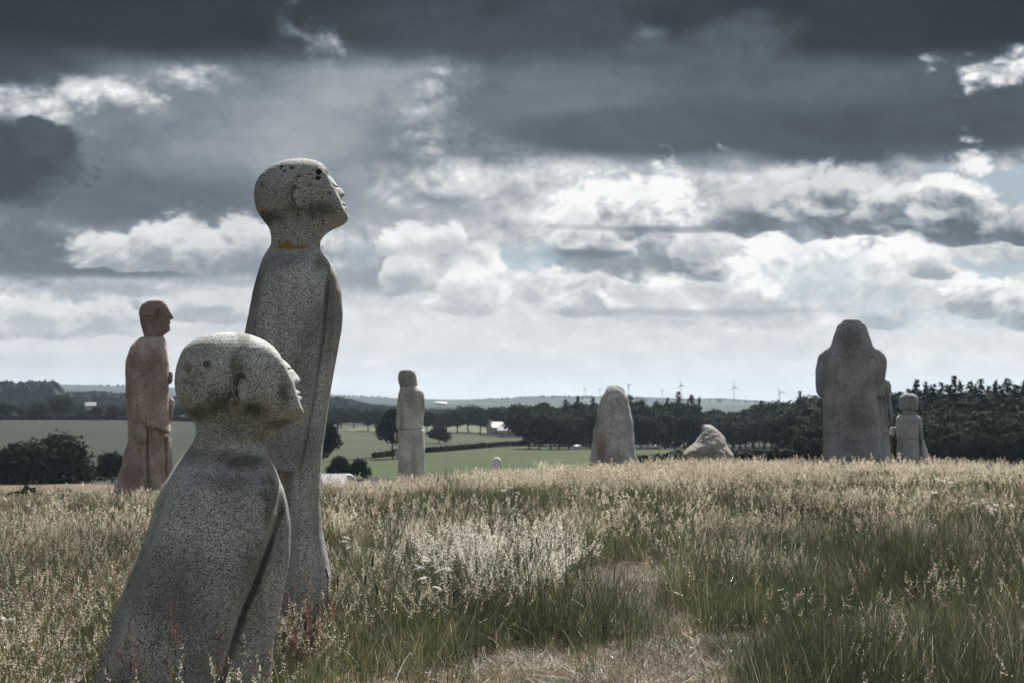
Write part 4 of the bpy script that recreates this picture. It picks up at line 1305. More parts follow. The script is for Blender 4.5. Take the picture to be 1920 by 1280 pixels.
# far woods: belts too far away to pick trees from
def belt(p0, p1, Y, top, label, n=900, depth=60.0, lump=0.25):
    rg = np.random.default_rng(int(Y + p0))
    px = rg.uniform(p0, p1, n)
    Yd = Y + rg.uniform(-depth, depth, n)
    tops = np.interp(px, [p[0] for p in top], [p[1] for p in top])
    x = (px - 960) / FOCAL_PX * Yd
    g = ground_z(x, Yd)
    zt = EYE + (HORIZON - tops) / FOCAL_PX * Yd
    h = np.maximum(zt - g, 3.0) * (1 - lump * rg.uniform(0, 1, n) ** 1.5)
    verts, quads = [], []
    seg = 7
    ang = np.linspace(0, 2 * math.pi, seg, endpoint=False)
    prof = [(0.9, 0.0), (1.0, 0.35), (0.85, 0.68), (0.5, 0.92), (0.08, 1.0)]
    for i in range(n):
        r = h[i] * rg.uniform(0.35, 0.6)
        ph = rg.uniform(0, 6)
        base = len(verts)
        for (pr, pz) in prof:
            for a in ang:
                k_ = r * pr * (1 + 0.25 * rg.normal())
                verts.append((x[i] + k_ * math.cos(a + ph), Yd[i] + k_ * math.sin(a + ph), g[i] - 1 + (h[i] + 1) * pz * (1 + 0.05 * rg.normal())))
        quads.append(grid_faces(len(prof), seg, wrap=True) + base)
    me = mesh_np("far_wood", np.array(verts), np.vstack(quads))
    o = link("far_wood", me, m_leaf)
    tag(o, label, None, None, "stuff")


belt(-60, 100, 2300, [(-60, 715), (95, 716)], "dark far wood on the rise at the left edge", 160, 120)
belt(90, 420, 2450, [(90, 736), (180, 733), (240, 737), (420, 748)], "blue far wood stretching behind the pink statue", 260, 120)
belt(-40, 420, 1700, [(-40, 752), (420, 760)], "low dark tree belts behind the left hedgerow", 130, 150)
belt(560, 760, 2300, [(560, 742), (640, 744), (690, 756), (760, 762)], "far wood between the tall statue and the robed figure", 150, 120)
belt(600, 1010, 1500, [(600, 768), (760, 775), (860, 772), (1010, 766)], "far tree belt behind the middle fields", 220, 90)
belt(760, 1010, 2500, [(760, 764), (900, 766), (1010, 762)], "blue far tree belt behind the farm", 120, 120)
belt(1290, 1500, 1900, [(1290, 770), (1400, 772), (1500, 766)], "far tree belt in the dip of the middle wood", 90, 120)
# ragged tree line on the farthest ridge
belt(380, 1560, 7600, [(380, 733), (620, 738), (700, 741), (770, 747), (850, 748), (950, 744), (1000, 740), (1100, 741), (1200, 743), (1300, 747), (1350, 746), (1420, 750), (1480, 756), (1560, 759)], "hazy tree line along the farthest ridge", 420, 260, lump=0.9)
belt(-80, 380, 7600, [(-80, 720), (230, 720), (380, 731)], "hazy wood along the left ridge", 160, 260, lump=0.9)

# hedge between the two green fields
def hedge(pts, h, label):
    rg = np.random.default_rng(5)
    C = []
    for (a, b) in zip(pts[:-1], pts[1:]):
        Ya, Yb = depth_for(*a), depth_for(*b)
        n = int(abs(a[0] - b[0]) * 9)
        t = rg.uniform(0, 1, n)
        px = a[0] + (b[0] - a[0]) * t
        Y = Ya + (Yb - Ya) * t + rg.normal(size=n) * 0.8
        x = (px - 960) / FOCAL_PX * Y
        C.append(np.stack([x, Y, ground_z(x, Y) + rg.uniform(0.2, h, n)], -1))
    C = np.vstack(C)
    nn = rg.normal(size=C.shape)
    nn /= np.linalg.norm(nn, axis=1, keepdims=True)
    v, q = cards(C, nn, rg.uniform(0.7, 1.4, len(C)), rg)
    o = link("hedge", mesh_np("hedge", v, q), m_leaf)
    tag(o, label, "hedge")


hedge([(700, 860), (770, 851), (880, 842), (995, 834)], 1.6, "thin dark hedge line between the two green fields right of the robed figure")
hedge([(0, 787), (330, 790), (420, 796)], 2.5, "low hedge at the far side of the left pasture")
hedge([(1000, 834), (1180, 834)], 2.0, "low dark hedge at the foot of the middle wood")

# ---------------------------------------------------------------- buildings far off
m_wall, N = material("pale_render")
finish(N, N.mixc(N.noise(N.n('ShaderNodeTexCoord').outputs['Object'], 0.7, 4), (.42, .41, .40), (.52, .51, .50)), 0.9)
m_slate, N = material("slate_roof")
finish(N, N.mixc(N.noise(N.n('ShaderNodeTexCoord').outputs['Object'], 0.9, 4), (.16, .16, .17), (.24, .24, .25)), 0.6)
m_metal, N = material("pale_sheet_roof")
finish(N, N.mixc(N.noise(N.n('ShaderNodeTexCoord').outputs['Object'], 0.5, 4), (.48, .48, .49), (.60, .60, .60)), 0.55)
m_pane, N = material("dark_pane")
finish(N, (.03, .035, .04), 0.2)


def box_mesh(name, x0, x1, y0, y1, z0, z1):
    bm = bmesh.new()
    bmesh.ops.create_cube(bm, size=1, matrix=Matrix.Translation(((x0 + x1) / 2, (y0 + y1) / 2, (z0 + z1) / 2)) @ Matrix.Diagonal((x1 - x0, y1 - y0, z1 - z0, 1)))
    me = bpy.data.meshes.new(name)
    bm.to_mesh(me)
    bm.free()
    return me


def house(px, Y, w, d, wall_h, roof_h, rz, label, roofm, cat="house", name="farmhouse", chimney=False, lift=0.0):
    g = ground_at(px, Y, 0.2)
    g.z += lift
    r = empty(name, g, rz)
    tag(r, label, cat)
    # walls with gables
    bm = bmesh.new()
    prof = [(-d / 2, 0), (d / 2, 0), (d / 2, wall_h), (0, wall_h + roof_h), (-d / 2, wall_h)]
    a = [bm.verts.new((-w / 2, y, z)) for y, z in prof]
    b = [bm.verts.new((w / 2, y, z)) for y, z in prof]
    bm.faces.new(a); bm.faces.new(b[::-1])
    for i in range(5):
        bm.faces.new((a[i], b[i], b[(i + 1) % 5], a[(i + 1) % 5]))
    bmesh.ops.recalc_face_normals(bm, faces=bm.faces)
    me = bpy.data.meshes.new("wall"); bm.to_mesh(me); bm.free()
    link("wall", me, m_wall, r)
    # roof slabs
    bm = bmesh.new()
    ov = 0.4
    for sgn in (-1, 1):
        e = (sgn * (d / 2 + ov), wall_h - ov * roof_h / (d / 2) + 0.02)
        rdg = (0, wall_h + roof_h + 0.02)
        vs4 = []
        for x in (-w / 2 - ov, w / 2 + ov):
            vs4.append([bm.verts.new((x, e[0], e[1])), bm.verts.new((x, rdg[0], rdg[1])), bm.verts.new((x, rdg[0], rdg[1] + 0.25)), bm.verts.new((x, e[0], e[1] + 0.25))])
        for i in range(4):
            bm.faces.new((vs4[0][i], vs4[0][(i + 1) % 4], vs4[1][(i + 1) % 4], vs4[1][i]))
        bm.faces.new(vs4[0]); bm.faces.new(vs4[1][::-1])
    bmesh.ops.recalc_face_normals(bm, faces=bm.faces)
    me = bpy.data.meshes.new("roof"); bm.to_mesh(me); bm.free()
    rf = link("roof", me, roofm, r)
    if chimney:
        link("chimney", box_mesh("chimney", -w / 2 + 0.3, -w / 2 + 1.1, -0.5, 0.5, wall_h + roof_h - 0.6, wall_h + roof_h + 1.1), m_wall, rf)
    nwin = max(1, int(w // 3.5))
    for i in range(nwin):
        x = -w / 2 + w * (i + 0.5) / nwin
        link("window", box_mesh("window", x - 0.5, x + 0.5, -d / 2 - 0.06, -d / 2 + 0.05, 1.0, min(2.2, wall_h - 0.4)), m_pane, r)
    link("door", box_mesh("door", w / 2 - 1.9, w / 2 - 0.9, -d / 2 - 0.05, -d / 2 + 0.05, 0.1, 2.1), m_pane, r)
    return r


house(933, 985, 9, 6.5, 4.0, 2.6, 0.5, "pale farmhouse with dark openings left of the middle wood", m_metal, chimney=True, lift=1.2)
house(960, 975, 12, 8, 3.2, 2.6, -0.3, "long pale-roofed barn right of the farmhouse at the wood's edge", m_metal, "barn", "barn", lift=0.8)
house(988, 1100, 8, 7, 5.0, 3.0, 0.4, "small pale house peeping through the trees left of the wood", m_metal, lift=6.0)
house(628, 330, 4.2, 5, 2.4, 1.7, 0.35, "pale grey roof low in the valley right of the tall statue", m_slate, "shed", "shed", lift=0.4)
house(708, 345, 2.6, 3, 1.6, 1.3, -0.2, "dull low roof just left of the grey robed figure", m_slate, "shed", "shed", lift=0.1)
house(170, 1550, 8, 6, 3.4, 2.4, 0.2, "small white house among the trees left of the pink statue", m_metal, chimney=True, lift=4.5)
for i, (px, w_) in enumerate([(820, 10), (826, 12), (833, 10)]):
    o = house(px, 4300 + i * 40, w_, 9, 4.5, 3, 0.3 * i, ["leftmost white house of the tiny far village right of the robed figure", "middle white house of the tiny far village right of the robed figure", "rightmost white house of the tiny far village right of the robed figure"][i], m_metal, name="village_house", lift=2)

# wrapped bales at the wood's edge
m_bale, N = material("pink_white_bale_wrap")
finish(N, N.mixc(N.noise(N.n('ShaderNodeTexCoord').outputs['Object'], 1.5, 3), (.62, .48, .55), (.75, .70, .72)), 0.4)
m_net, N = material("bale_end_wrap")
finish(N, (.72, .70, .71), 0.4)
bm = bmesh.new()
bmesh.ops.create_cone(bm, cap_ends=False, segments=24, radius1=0.68, radius2=0.68, depth=1.25, matrix=Matrix.Rotation(math.pi / 2, 4, 'Y'))
bale_me = bpy.data.meshes.new("wrap"); bm.to_mesh(bale_me); bm.free()
bale_me.materials.append(m_bale)
bm = bmesh.new()
for s_ in (-1, 1):
    bmesh.ops.create_uvsphere(bm, u_segments=20, v_segments=8, radius=0.68, matrix=Matrix.Translation((s_ * 0.62, 0, 0)) @ Matrix.Diagonal((0.18, 0.995, 0.995, 1)))
end_me = bpy.data.meshes.new("end_cap"); bm.to_mesh(end_me); bm.free()
end_me.materials.append(m_net)
for i, px in enumerate([1194, 1201, 1208, 1214, 1221, 1228, 1234, 1079, 1085]):
    Y = 712 + (i * 7) % 12
    g = ground_at(px, Y)
    g.z += 0.95
    r = empty("hay_bale", g, random.uniform(-0.6, 0.6))
    r.scale = (1.25, 1.25, 1.25)
    if i < 7:
        tag(r, "pink and white wrapped bale in the row right of the menhir", "hay bale", "wrapped bales in the row right of the menhir")
    else:
        tag(r, "white wrapped bale left of the menhir at the wood's foot", "hay bale", "wrapped bales left of the menhir")
    link("wrap", bale_me, None, r)
    link("end_cap", end_me, None, r)

# ---------------------------------------------------------------- wind turbines
m_turb, N = material("turbine_white")
finish(N, (.72, .73, .75), 0.5)


def turbine(px, hub_py, Y, rot, label, blade=19.0):
    x = (px - 960) / FOCAL_PX * Y
    g = gz(x, Y)
    zh = EYE + (HORIZON - hub_py) / FOCAL_PX * Y
    r = empty("wind_turbine", (x, Y, g - 2), random.uniform(-0.3, 0.3))
    tag(r, label, "wind turbine", "wind turbines on the horizon")
    H = zh - g + 2
    v, q = tube([(0, 0, 0), (0, 0, H * 0.5), (0, 0, H)], [1.6, 1.3, 0.9], 12)
    link("tower", mesh_np("tower", v, q, smooth=True), m_turb, r)
    link("nacelle", box_mesh("nacelle", -2.0, 2.0, -5.0, 5.5, H - 1.6, H + 2.0), m_turb, r)
    bm = bmesh.new()
    bmesh.ops.create_uvsphere(bm, u_segments=12, v_segments=8, radius=2.0, matrix=Matrix.Translation((0, -6.0, H)))
    me = bpy.data.meshes.new("hub"); bm.to_mesh(me); bm.free()
    link("hub", me, m_turb, r)
    for k in range(3):
        a = rot + k * 2 * math.pi / 3
        ca, sa = math.cos(a), math.sin(a)
        pr = [(-0.9, 0), (-1.9, 0.18), (-0.5, 1.0), (0.4, 1.0), (1.3, 0.18), (0.9, 0)]
        bm = bmesh.new()
        fr = [bm.verts.new((u * ca - t * blade * sa, -6.2, H + u * sa + t * blade * ca)) for u, t in pr]
        bk_ = [bm.verts.new((u * ca - t * blade * sa, -5.7, H + u * sa + t * blade * ca)) for u, t in pr]
        bm.faces.new(fr); bm.faces.new(bk_[::-1])
        for i in range(6):
            bm.faces.new((fr[i], bk_[i], bk_[(i + 1) % 6], fr[(i + 1) % 6]))
        me = bpy.data.meshes.new("blade"); bm.to_mesh(me); bm.free()
        link("blade", me, m_turb, r)


turbine(1179, 722, 7000, 0.9, "wind turbine just right of the menhir's top")
turbine(1277, 722, 6800, 0.2, "wind turbine above the cluster of spruces")
turbine(1376, 726, 6600, 0.1, "wind turbine in the middle of the pale far hill")
turbine(1462, 735, 6400, 0.5, "wind turbine at the right end of the pale far hill")
turbine(1242, 733, 9000, 0.6, "faint small wind turbine left of the spruce cluster", 15)
turbine(1097, 729, 9000, 0.3, "faint wind turbine left of the menhir", 15)
turbine(1125, 730, 9400, 1.0, "faintest wind turbine close to the menhir's left shoulder", 14)

# ---------------------------------------------------------------- meadow plants
def blade_strip(rg, x0, y0, h, w, az_, lean, curl, seg=4, droop=0.0, twist=0.0):
    """one grass blade: a tapering, bending strip"""
    pts = []
    dirx, diry = math.cos(az_), math.sin(az_)
    sx, sy = -diry, dirx
    cx, cy, cz, ang = x0, y0, 0.0, lean
    st_ = h / seg
    for i in range(seg + 1):
        t = i / seg
        ww = w * (1 - t) ** 0.6 * (0.75 + 0.5 * t if t < 0.5 else 1.0) * 0.5
        if i == seg:
            ww = w * 0.04
        tw = twist * t
        ax, ay = sx * math.cos(tw) + dirx * math.sin(tw), sy * math.cos(tw) + diry * math.sin(tw)
        pts.append(((cx - ax * ww, cy - ay * ww, cz), (cx + ax * ww, cy + ay * ww, cz)))
        cx += dirx * math.sin(ang) * st_
        cy += diry * math.sin(ang) * st_
        cz += math.cos(ang) * st_
        ang += curl / seg + droop * t * t
    return pts


class Tuft:
    def __init__(self):
        self.v, self.q, self.mi = [], [], []

    def strip(self, pts, mi):
        b = len(self.v)
        for a, c in pts:
            self.v += [a, c]
        for i in range(len(pts) - 1):
            self.q.append((b + 2 * i, b + 2 * i + 1, b + 2 * i + 3, b + 2 * i + 2))
            self.mi.append(mi)

    def quad(self, c, u, w, mi):
        b = len(self.v)
        c, u, w = np.array(c), np.array(u), np.array(w)
        self.v += [tuple(c - u), tuple(c - w * 0.9 + u * 0.1), tuple(c + u), tuple(c + w)]
        self.q.append((b, b + 1, b + 2, b + 3))
        self.mi.append(mi)

    def build(self, name, mats):
        me = mesh_np(name, self.v, self.q)
        for m in mats:
            me.materials.append(m)
        me.polygons.foreach_set("material_index", np.array(self.mi, dtype=np.int32))
        return me


def blade_mat(name, stops, rough=0.30, tr=0.45, spec=0.65, tint=(1, 1, 1), vary=0.5):
    m, N = material(name)
    oi = N.n('ShaderNodeObjectInfo')
    g = N.n('ShaderNodeNewGeometry')
    co = N.n('ShaderNodeTexCoord').outputs['Object']
    ri = g.outputs['Random Per Island']
    # tone drifts from patch to patch across the meadow
    drift = N.noise(N.v('MULTIPLY', g.outputs['Position'], (1, 0.7, 0)), 0.42, 4, 0.65)
    f_ = N.m('ADD', N.m('MULTIPLY', ri, 0.55), N.m('MULTIPLY', oi.outputs['Random'], 0.30))
    f_ = N.m('ADD', f_, N.rng(drift, 0.32, 0.68, -0.12, 0.33))
    c = N.ramp(f_, stops)
    tcol = N.mixc(1.0, c, tint, 'MULTIPLY')
    finish(N, c, rough, None, spec, trans=(tr, tcol))
    return m


m_green = blade_mat("green_blade", [(0.0, (.030, .042, .022)), (0.35, (.055, .074, .034)), (0.65, (.090, .108, .050)), (0.82, (.17, .17, .085)), (0.90, (.36, .32, .20)), (1.0, (.60, .55, .40))], tr=0.40)
m_darkb = blade_mat("dark_rush", [(0.0, (.016, .021, .013)), (0.42, (.034, .044, .024)), (0.70, (.066, .078, .040)), (0.82, (.25, .22, .14)), (1.0, (.66, .62, .50))], tr=0.3, rough=0.33)
m_straw = blade_mat("straw_blade", [(0.0, (.060, .044, .030)), (0.4, (.14, .108, .076)), (0.8, (.28, .225, .16)), (1.0, (.52, .45, .34))], tr=0.3, rough=0.6)
m_seed = blade_mat("seed_head", [(0.0, (.15, .115, .092)), (0.22, (.34, .282, .215)), (0.55, (.58, .51, .40)), (1.0, (.82, .77, .65))], tr=0.5, rough=0.7, spec=0.2)
m_plume = blade_mat("plume_head", [(0.0, (.50, .46, .38)), (1.0, (.86, .83, .74))], tr=0.5, rough=0.6, spec=0.2)
m_seedd = blade_mat("dark_seed_head", [(0.0, (.05, .032, .028)), (0.5, (.11, .075, .058)), (1.0, (.25, .18, .13))], tr=0.35, rough=0.7, spec=0.2)
m_stem = blade_mat("grass_stem", [(0.0, (.075, .085, .035)), (0.5, (.16, .14, .07)), (1.0, (.33, .26, .15))], tr=0.3, rough=0.5)
m_pale = blade_mat("bleached_blade", [(0.0, (.38, .34, .26)), (1.0, (.72, .68, .58))], tr=0.35, rough=0.35)
m_red = blade_mat("sorrel_red", [(0.0, (.12, .055, .040)), (0.5, (.22, .115, .085)), (1.0, (.40, .25, .18))], tr=0.45, rough=0.7)


def green_tuft(seed, n=26, h=(0.22, 0.48), w=0.0055, rad=0.10, mat=0, curl=(0.2, 1.1), lean=0.32):
    rg = np.random.default_rng(seed)
    T_ = Tuft()
    for _ in range(n):
        a = rg.uniform(0, 2 * math.pi)
        r = rad * math.sqrt(rg.uniform())
        aw = rg.uniform(0, 2 * math.pi)
        T_.strip(blade_strip(rg, r * math.cos(a), r * math.sin(a), rg.uniform(*h), w * rg.uniform(0.6, 1.3), aw, rg.uniform(0, lean), rg.uniform(*curl), 5, 0.0, rg.uniform(-1.5, 1.5)), mat)
    return T_


def panicle(T_, rg, base, top_dir, length, spread, n, size, mi):
    """open seed head: spikelets on short branches"""
    bx = np.array(base, float)
    d = np.array(top_dir, float)
    d /= np.linalg.norm(d)
    for i in range(n):
        t = rg.uniform(0, 1)
        a = rg.uniform(0, 2 * math.pi)
        r = spread * (1 - t * 0.85) * rg.uniform(0.15, 1)
        side = np.array([math.cos(a), math.sin(a), 0])
        c = bx + d * length * t + side * r + np.array([0, 0, -r * 0.25])
        u = (d * 0.8 + side * 0.6 + rg.normal(size=3) * 0.35)
        u = u / np.linalg.norm(u) * size * rg.uniform(0.6, 1.3)
        w = np.cross(u, rg.normal(size=3))
        w = w / (np.linalg.norm(w) + 1e-9) * size * 0.42
        T_.quad(c, u, w, mi)


def seed_tuft(seed, n=7, h=(0.50, 0.80), size=0.007, cnt=30, spread=0.035, plen=0.13, leaves=10, w=0.0022, rad=0.12, lean=0.22):
    rg = np.random.default_rng(seed)
    T_ = green_tuft(seed + 50, leaves, (0.2, 0.42), 0.005, rad)
    for _ in range(n):
        a = rg.uniform(0, 2 * math.pi)
        r = rad * math.sqrt(rg.uniform())
        aw = rg.uniform(0, 2 * math.pi)
        hh = rg.uniform(*h)
        ps = blade_strip(rg, r * math.cos(a), r * math.sin(a), hh, w, aw, rg.uniform(0.02, lean), rg.uniform(0, 0.5), 5, 0.05)
        ps[-1] = tuple((tuple(np.array(q_) + (0.0004 if k else -0.0004)) for k, q_ in enumerate(ps[-1])))
        T_.strip(ps, 1)
        tip = np.mean(np.array(ps[-1]), 0)
        prev = np.mean(np.array(ps[-2]), 0)
        d = tip - prev
        d = d / (np.linalg.norm(d) + 1e-9)
        pl = plen * rg.uniform(0.7, 1.2)
        panicle(T_, rg, tip - d * pl * 0.55, d, pl, spread * rg.uniform(0.5, 1.3), cnt, size, 2)
    return T_


def straw_tuft(seed, n=26, h=(0.04, 0.16), w=0.005, rad=0.14):
    rg = np.random.default_rng(seed)
    T_ = Tuft()
    for _ in range(n):
        a = rg.uniform(0, 2 * math.pi)
        r = rad * math.sqrt(rg.uniform())
        aw = rg.uniform(0, 2 * math.pi)
        T_.strip(blade_strip(rg, r * math.cos(a), r * math.sin(a), rg.uniform(*h), w * rg.uniform(0.5, 1.2), aw, rg.uniform(0.7, 1.5), rg.uniform(-0.3, 0.5), 3, 0, rg.uniform(-2, 2)), 0)
    return T_


SRC = {}


def src(key, meshes):
    obs = []
    for me in meshes:
        o = bpy.data.objects.new(key + "_sprig", me)
        obs.append(o)
    SRC[key] = obs


src("green", [green_tuft(i).build("green_tuft", [m_green]) for i in range(4)])
src("greenfar", [green_tuft(i + 20, n=20, w=0.011, rad=0.17).build("green_tuft", [m_green]) for i in range(3)])
src("rush", [green_tuft(i + 40, n=34, h=(0.30, 0.62), w=0.0038, rad=0.13, curl=(0.0, 0.9), lean=0.38).build("rush_tuft", [m_darkb]) for i in range(4)])
src("seed", [seed_tuft(i + 60).build("seed_tuft", [m_green, m_stem, m_seed]) for i in range(5)])
src("seedd", [seed_tuft(i + 70, n=5, size=0.006, spread=0.016, cnt=26, plen=0.08).build("seed_tuft", [m_green, m_stem, m_seedd]) for i in range(4)])
src("seedfar", [seed_tuft(i + 80, n=6, size=0.019, spread=0.05, cnt=20, plen=0.17, leaves=8, w=0.005, rad=0.20).build("seed_tuft", [m_green, m_stem, m_seed]) for i in range(4)])
src("straw", [straw_tuft(i + 90).build("straw_tuft", [m_straw]) for i in range(4)])
src("pale", [green_tuft(i + 95, n=4, h=(0.28, 0.55), w=0.0085, rad=0.15, curl=(1.0, 2.6), lean=0.6).build("bleached_tuft", [m_pale]) for i in range(4)])
src("plume", [seed_tuft(i + 110, n=6, h=(0.5, 0.75), size=0.009, spread=0.045, cnt=60, plen=0.20, leaves=6).build("plume_tuft", [m_green, m_stem, m_plume]) for i in range(3)])


def scatter(name, key, pts, scl, label, tilt=0.12):
    """one 'stuff' object: thousands of sprigs set on the ground"""
    n = len(pts)
    # sparser, shorter growth where the big stone stands in front of the path
    pc = 960 + FOCAL_PX * pts[:, 0] / pts[:, 1]
    near_foot = np.clip(1.6 - np.abs(pc - 575) / 55, 0, 1) * np.clip(1.5 - np.abs(pts[:, 1] - 12.4) / 1.3, 0, 1)
    scl = np.asarray(scl) * (1 - 0.48 * near_foot)[:, None]
    me = bpy.data.meshes.new(name)
    me.vertices.add(n)
    me.vertices.foreach_set("co", np.asarray(pts, dtype=np.float32).ravel())
    rot = np.stack([rng.normal(size=n) * tilt, rng.normal(size=n) * tilt, rng.uniform(0, 6.283, n)], -1).astype(np.float32)
    a = me.attributes.new("rot", 'FLOAT_VECTOR', 'POINT')
    a.data.foreach_set("vector", rot.ravel())
    a = me.attributes.new("scl", 'FLOAT_VECTOR', 'POINT')
    a.data.foreach_set("vector", np.asarray(scl, dtype=np.float32).ravel())
    a = me.attributes.new("idx", 'INT', 'POINT')
    a.data.foreach_set("value", rng.integers(0, len(SRC[key]), n).astype(np.int32))
    o = link(name, me)
    ng = bpy.data.node_groups.new(name + "_nodes", 'GeometryNodeTree')
    ng.interface.new_socket("Geometry", in_out='INPUT', socket_type='NodeSocketGeometry')
    ng.interface.new_socket("Geometry", in_out='OUTPUT', socket_type='NodeSocketGeometry')
    gi, go = ng.nodes.new('NodeGroupInput'), ng.nodes.new('NodeGroupOutput')
    jn = ng.nodes.new('GeometryNodeJoinGeometry')
    for s_ in SRC[key]:
        inf = ng.nodes.new('GeometryNodeObjectInfo')
        inf.inputs['Object'].default_value = s_
        inf.inputs['As Instance'].default_value = True
        ng.links.new(inf.outputs['Geometry'], jn.inputs[0])

    def attr(nm, typ):
        q_ = ng.nodes.new('GeometryNodeInputNamedAttribute')
        q_.data_type = typ
        q_.inputs['Name'].default_value = nm
        return q_.outputs[0]
    ip = ng.nodes.new('GeometryNodeInstanceOnPoints')
    er = ng.nodes.new('FunctionNodeEulerToRotation')
    ng.links.new(attr("rot", 'FLOAT_VECTOR'), er.inputs[0])
    ng.links.new(gi.outputs[0], ip.inputs['Points'])
    ng.links.new(jn.outputs[0], ip.inputs['Instance'])
    ip.inputs['Pick Instance'].default_value = True
    ng.links.new(attr("idx", 'INT'), ip.inputs['Instance Index'])
    ng.links.new(er.outputs[0], ip.inputs['Rotation'])
    ng.links.new(attr("scl", 'FLOAT_VECTOR'), ip.inputs['Scale'])
    ng.links.new(ip.outputs[0], go.inputs[0])
    md = o.modifiers.new("scatter", 'NODES')
    md.node_group = ng
    tag(o, label, None, None, "stuff")
    return o


# where things grow -------------------------------------------------------
def to_px(x, y):
    return 960 + FOCAL_PX * x / y


FOOT = [(-1.74, 10.3, 0.62, 0.62), (-1.66, 14.0, 0.36, 0.56), (-6.9, 37.0, .6, .6)]


def bare(x, y):
    """0 thick growth .. 1 trodden straw"""
    px = to_px(x, y)
    n = wob(x, y, 1.7, 4) * 0.30 + vnoise(x, y, 0, 2.6, 2) * 0.35
    yc = np.interp(px, [300, 700, 1000, 1300, 1600, 2100], [10.6, 12.2, 13.0, 13.7, 15.0, 16.4])
    half = np.interp(px, [300, 700, 850, 1050, 1450, 1750, 2100], [0.0, 0.12, 0.5, 1.3, 1.5, 1.1, 0.7])
    b1 = 1 - np.abs(y - yc) / np.maximum(half, 0.05) + n * 0.7
    b1 = np.where(half < 0.1, -1, b1)
    # everything before the path is short in the middle
    b4 = np.where((px > 640) & (px < 1380), (yc - y) * 1.2, -1) + n * 0.4
    e = 1 - np.hypot((px - 1160) / 150, (y - 19.6) / 2.4) + n * 0.5
    e2 = 1 - np.hypot((px - 1215 + (y - 16.5) * 22) / 120, (y - 16.4) / 3.0) + n * 0.5
    e3 = 1 - np.hypot((px - 1165) / 95, (y - 17.4) / 1.5) + n * 0.4
    return np.clip(np.maximum.reduce([b1 * 1.6, e3 * 1.6, e * 2.0, e2 * 0.6, b4]), 0, 1)


def lush(x, y):
    """rush-like dark growth"""
    px = to_px(x, y)
    n = vnoise(x + 9, y, 0, 0.9, 3) * 0.6
    a = 1 - np.hypot((px - 1640) / 480, (y - 18.3) / 2.4) + n
    b = 0.9 - np.hypot((px - 900) / 300, (y - 14.6) / 1.9) + n * 0.8
    c = np.where(px > 1350, 1 - np.abs(y - 10.2) / 1.9 + n * 0.4 + np.clip((px - 1500) / 500, -.4, .3), -1)
    d = np.where(px > 1840, 0.5 + n - np.clip((y - 22) / 4, 0, 1), -1)
    return np.clip(np.maximum.reduce([a * 1.7, b * 1.2, c * 1.5, d]), 0, 1)


def sow(dens, y0, y1, keep):
    """random points in the seen wedge; dens per square metre"""
    area = 0.275 * (y1 * y1 - y0 * y0) + 3.0 * (y1 - y0)
    n = int(area * dens)
    y = np.sqrt(rng.uniform(y0 * y0, y1 * y1, n))
    x = rng.uniform(-1, 1, n) * (0.275 * y + 1.5)
    k = rng.uniform(0, 1, n) < keep(x, y)
    for (fx, fy, ax, ay) in FOOT:
        k &= np.hypot((x - fx) / ax, (y - fy) / ay) > 1
    x, y = x[k], y[k]
    return np.stack([x, y, ground_z(x, y)], -1)


def scales(p, base, var=0.25, extra=None):
    n = len(p)
    s = base * (1 + rng.normal(size=n) * var * 0.6)
    s = np.clip(s, base * 0.45, base * 1.7)
    if extra is not None:
        s = s * extra
    return np.stack([s * rng.uniform(0.9, 1.15, n), s * rng.uniform(0.9, 1.15, n), s], -1)


patch = lambda x, y, s=0.35, k=0: vnoise(x + k, y, 0, s, 3)

# leafy green under-storey
p = np.vstack([sow(46, 7.2, 21, lambda x, y: (1 - bare(x, y)) ** 1.5 * (0.75 - 0.4 * lush(x, y))), sow(22, 21, 32, lambda x, y: (1 - bare(x, y)) * 0.9)])
frontcut = np.where((to_px(p[:, 0], p[:, 1]) > 600) & (to_px(p[:, 0], p[:, 1]) < 1420) & (p[:, 1] < 12), 0.5, 1.0)
scatter("meadow_grass", "green", p, scales(p, 0.95, 0.3, frontcut * (1 + 0.4 * patch(p[:, 0], p[:, 1], 1.1))), "green leafy meadow grass round the statues")
p = sow(20, 30, 62, lambda x, y: np.clip(0.7 + patch(x, y, 0.2, 2), .3, 1))
scatter("meadow_grass", "greenfar", p, scales(p, 0.72, 0.2), "green grass farther back on the hilltop")
# dark upright rushes
p = np.vstack([sow(52, 7.2, 24, lambda x, y: (1 - bare(x, y)) ** 2 * lush(x, y) * np.clip(0.6 + 1.3 * patch(x, y, 2.2, 6), 0.08, 1)), sow(9, 8, 30, lambda x, y: (1 - bare(x, y)) * 0.5)])
cut = np.where((to_px(p[:, 0], p[:, 1]) > 600) & (to_px(p[:, 0], p[:, 1]) < 1400) & (p[:, 1] < 12), 0.5, 1.0)
scatter("rushes", "rush", p, scales(p, 0.98, 0.5, cut * (1 + 0.35 * patch(p[:, 0], p[:, 1], 1.6, 2))), "dark upright rush-like grass in clumps at right and centre")
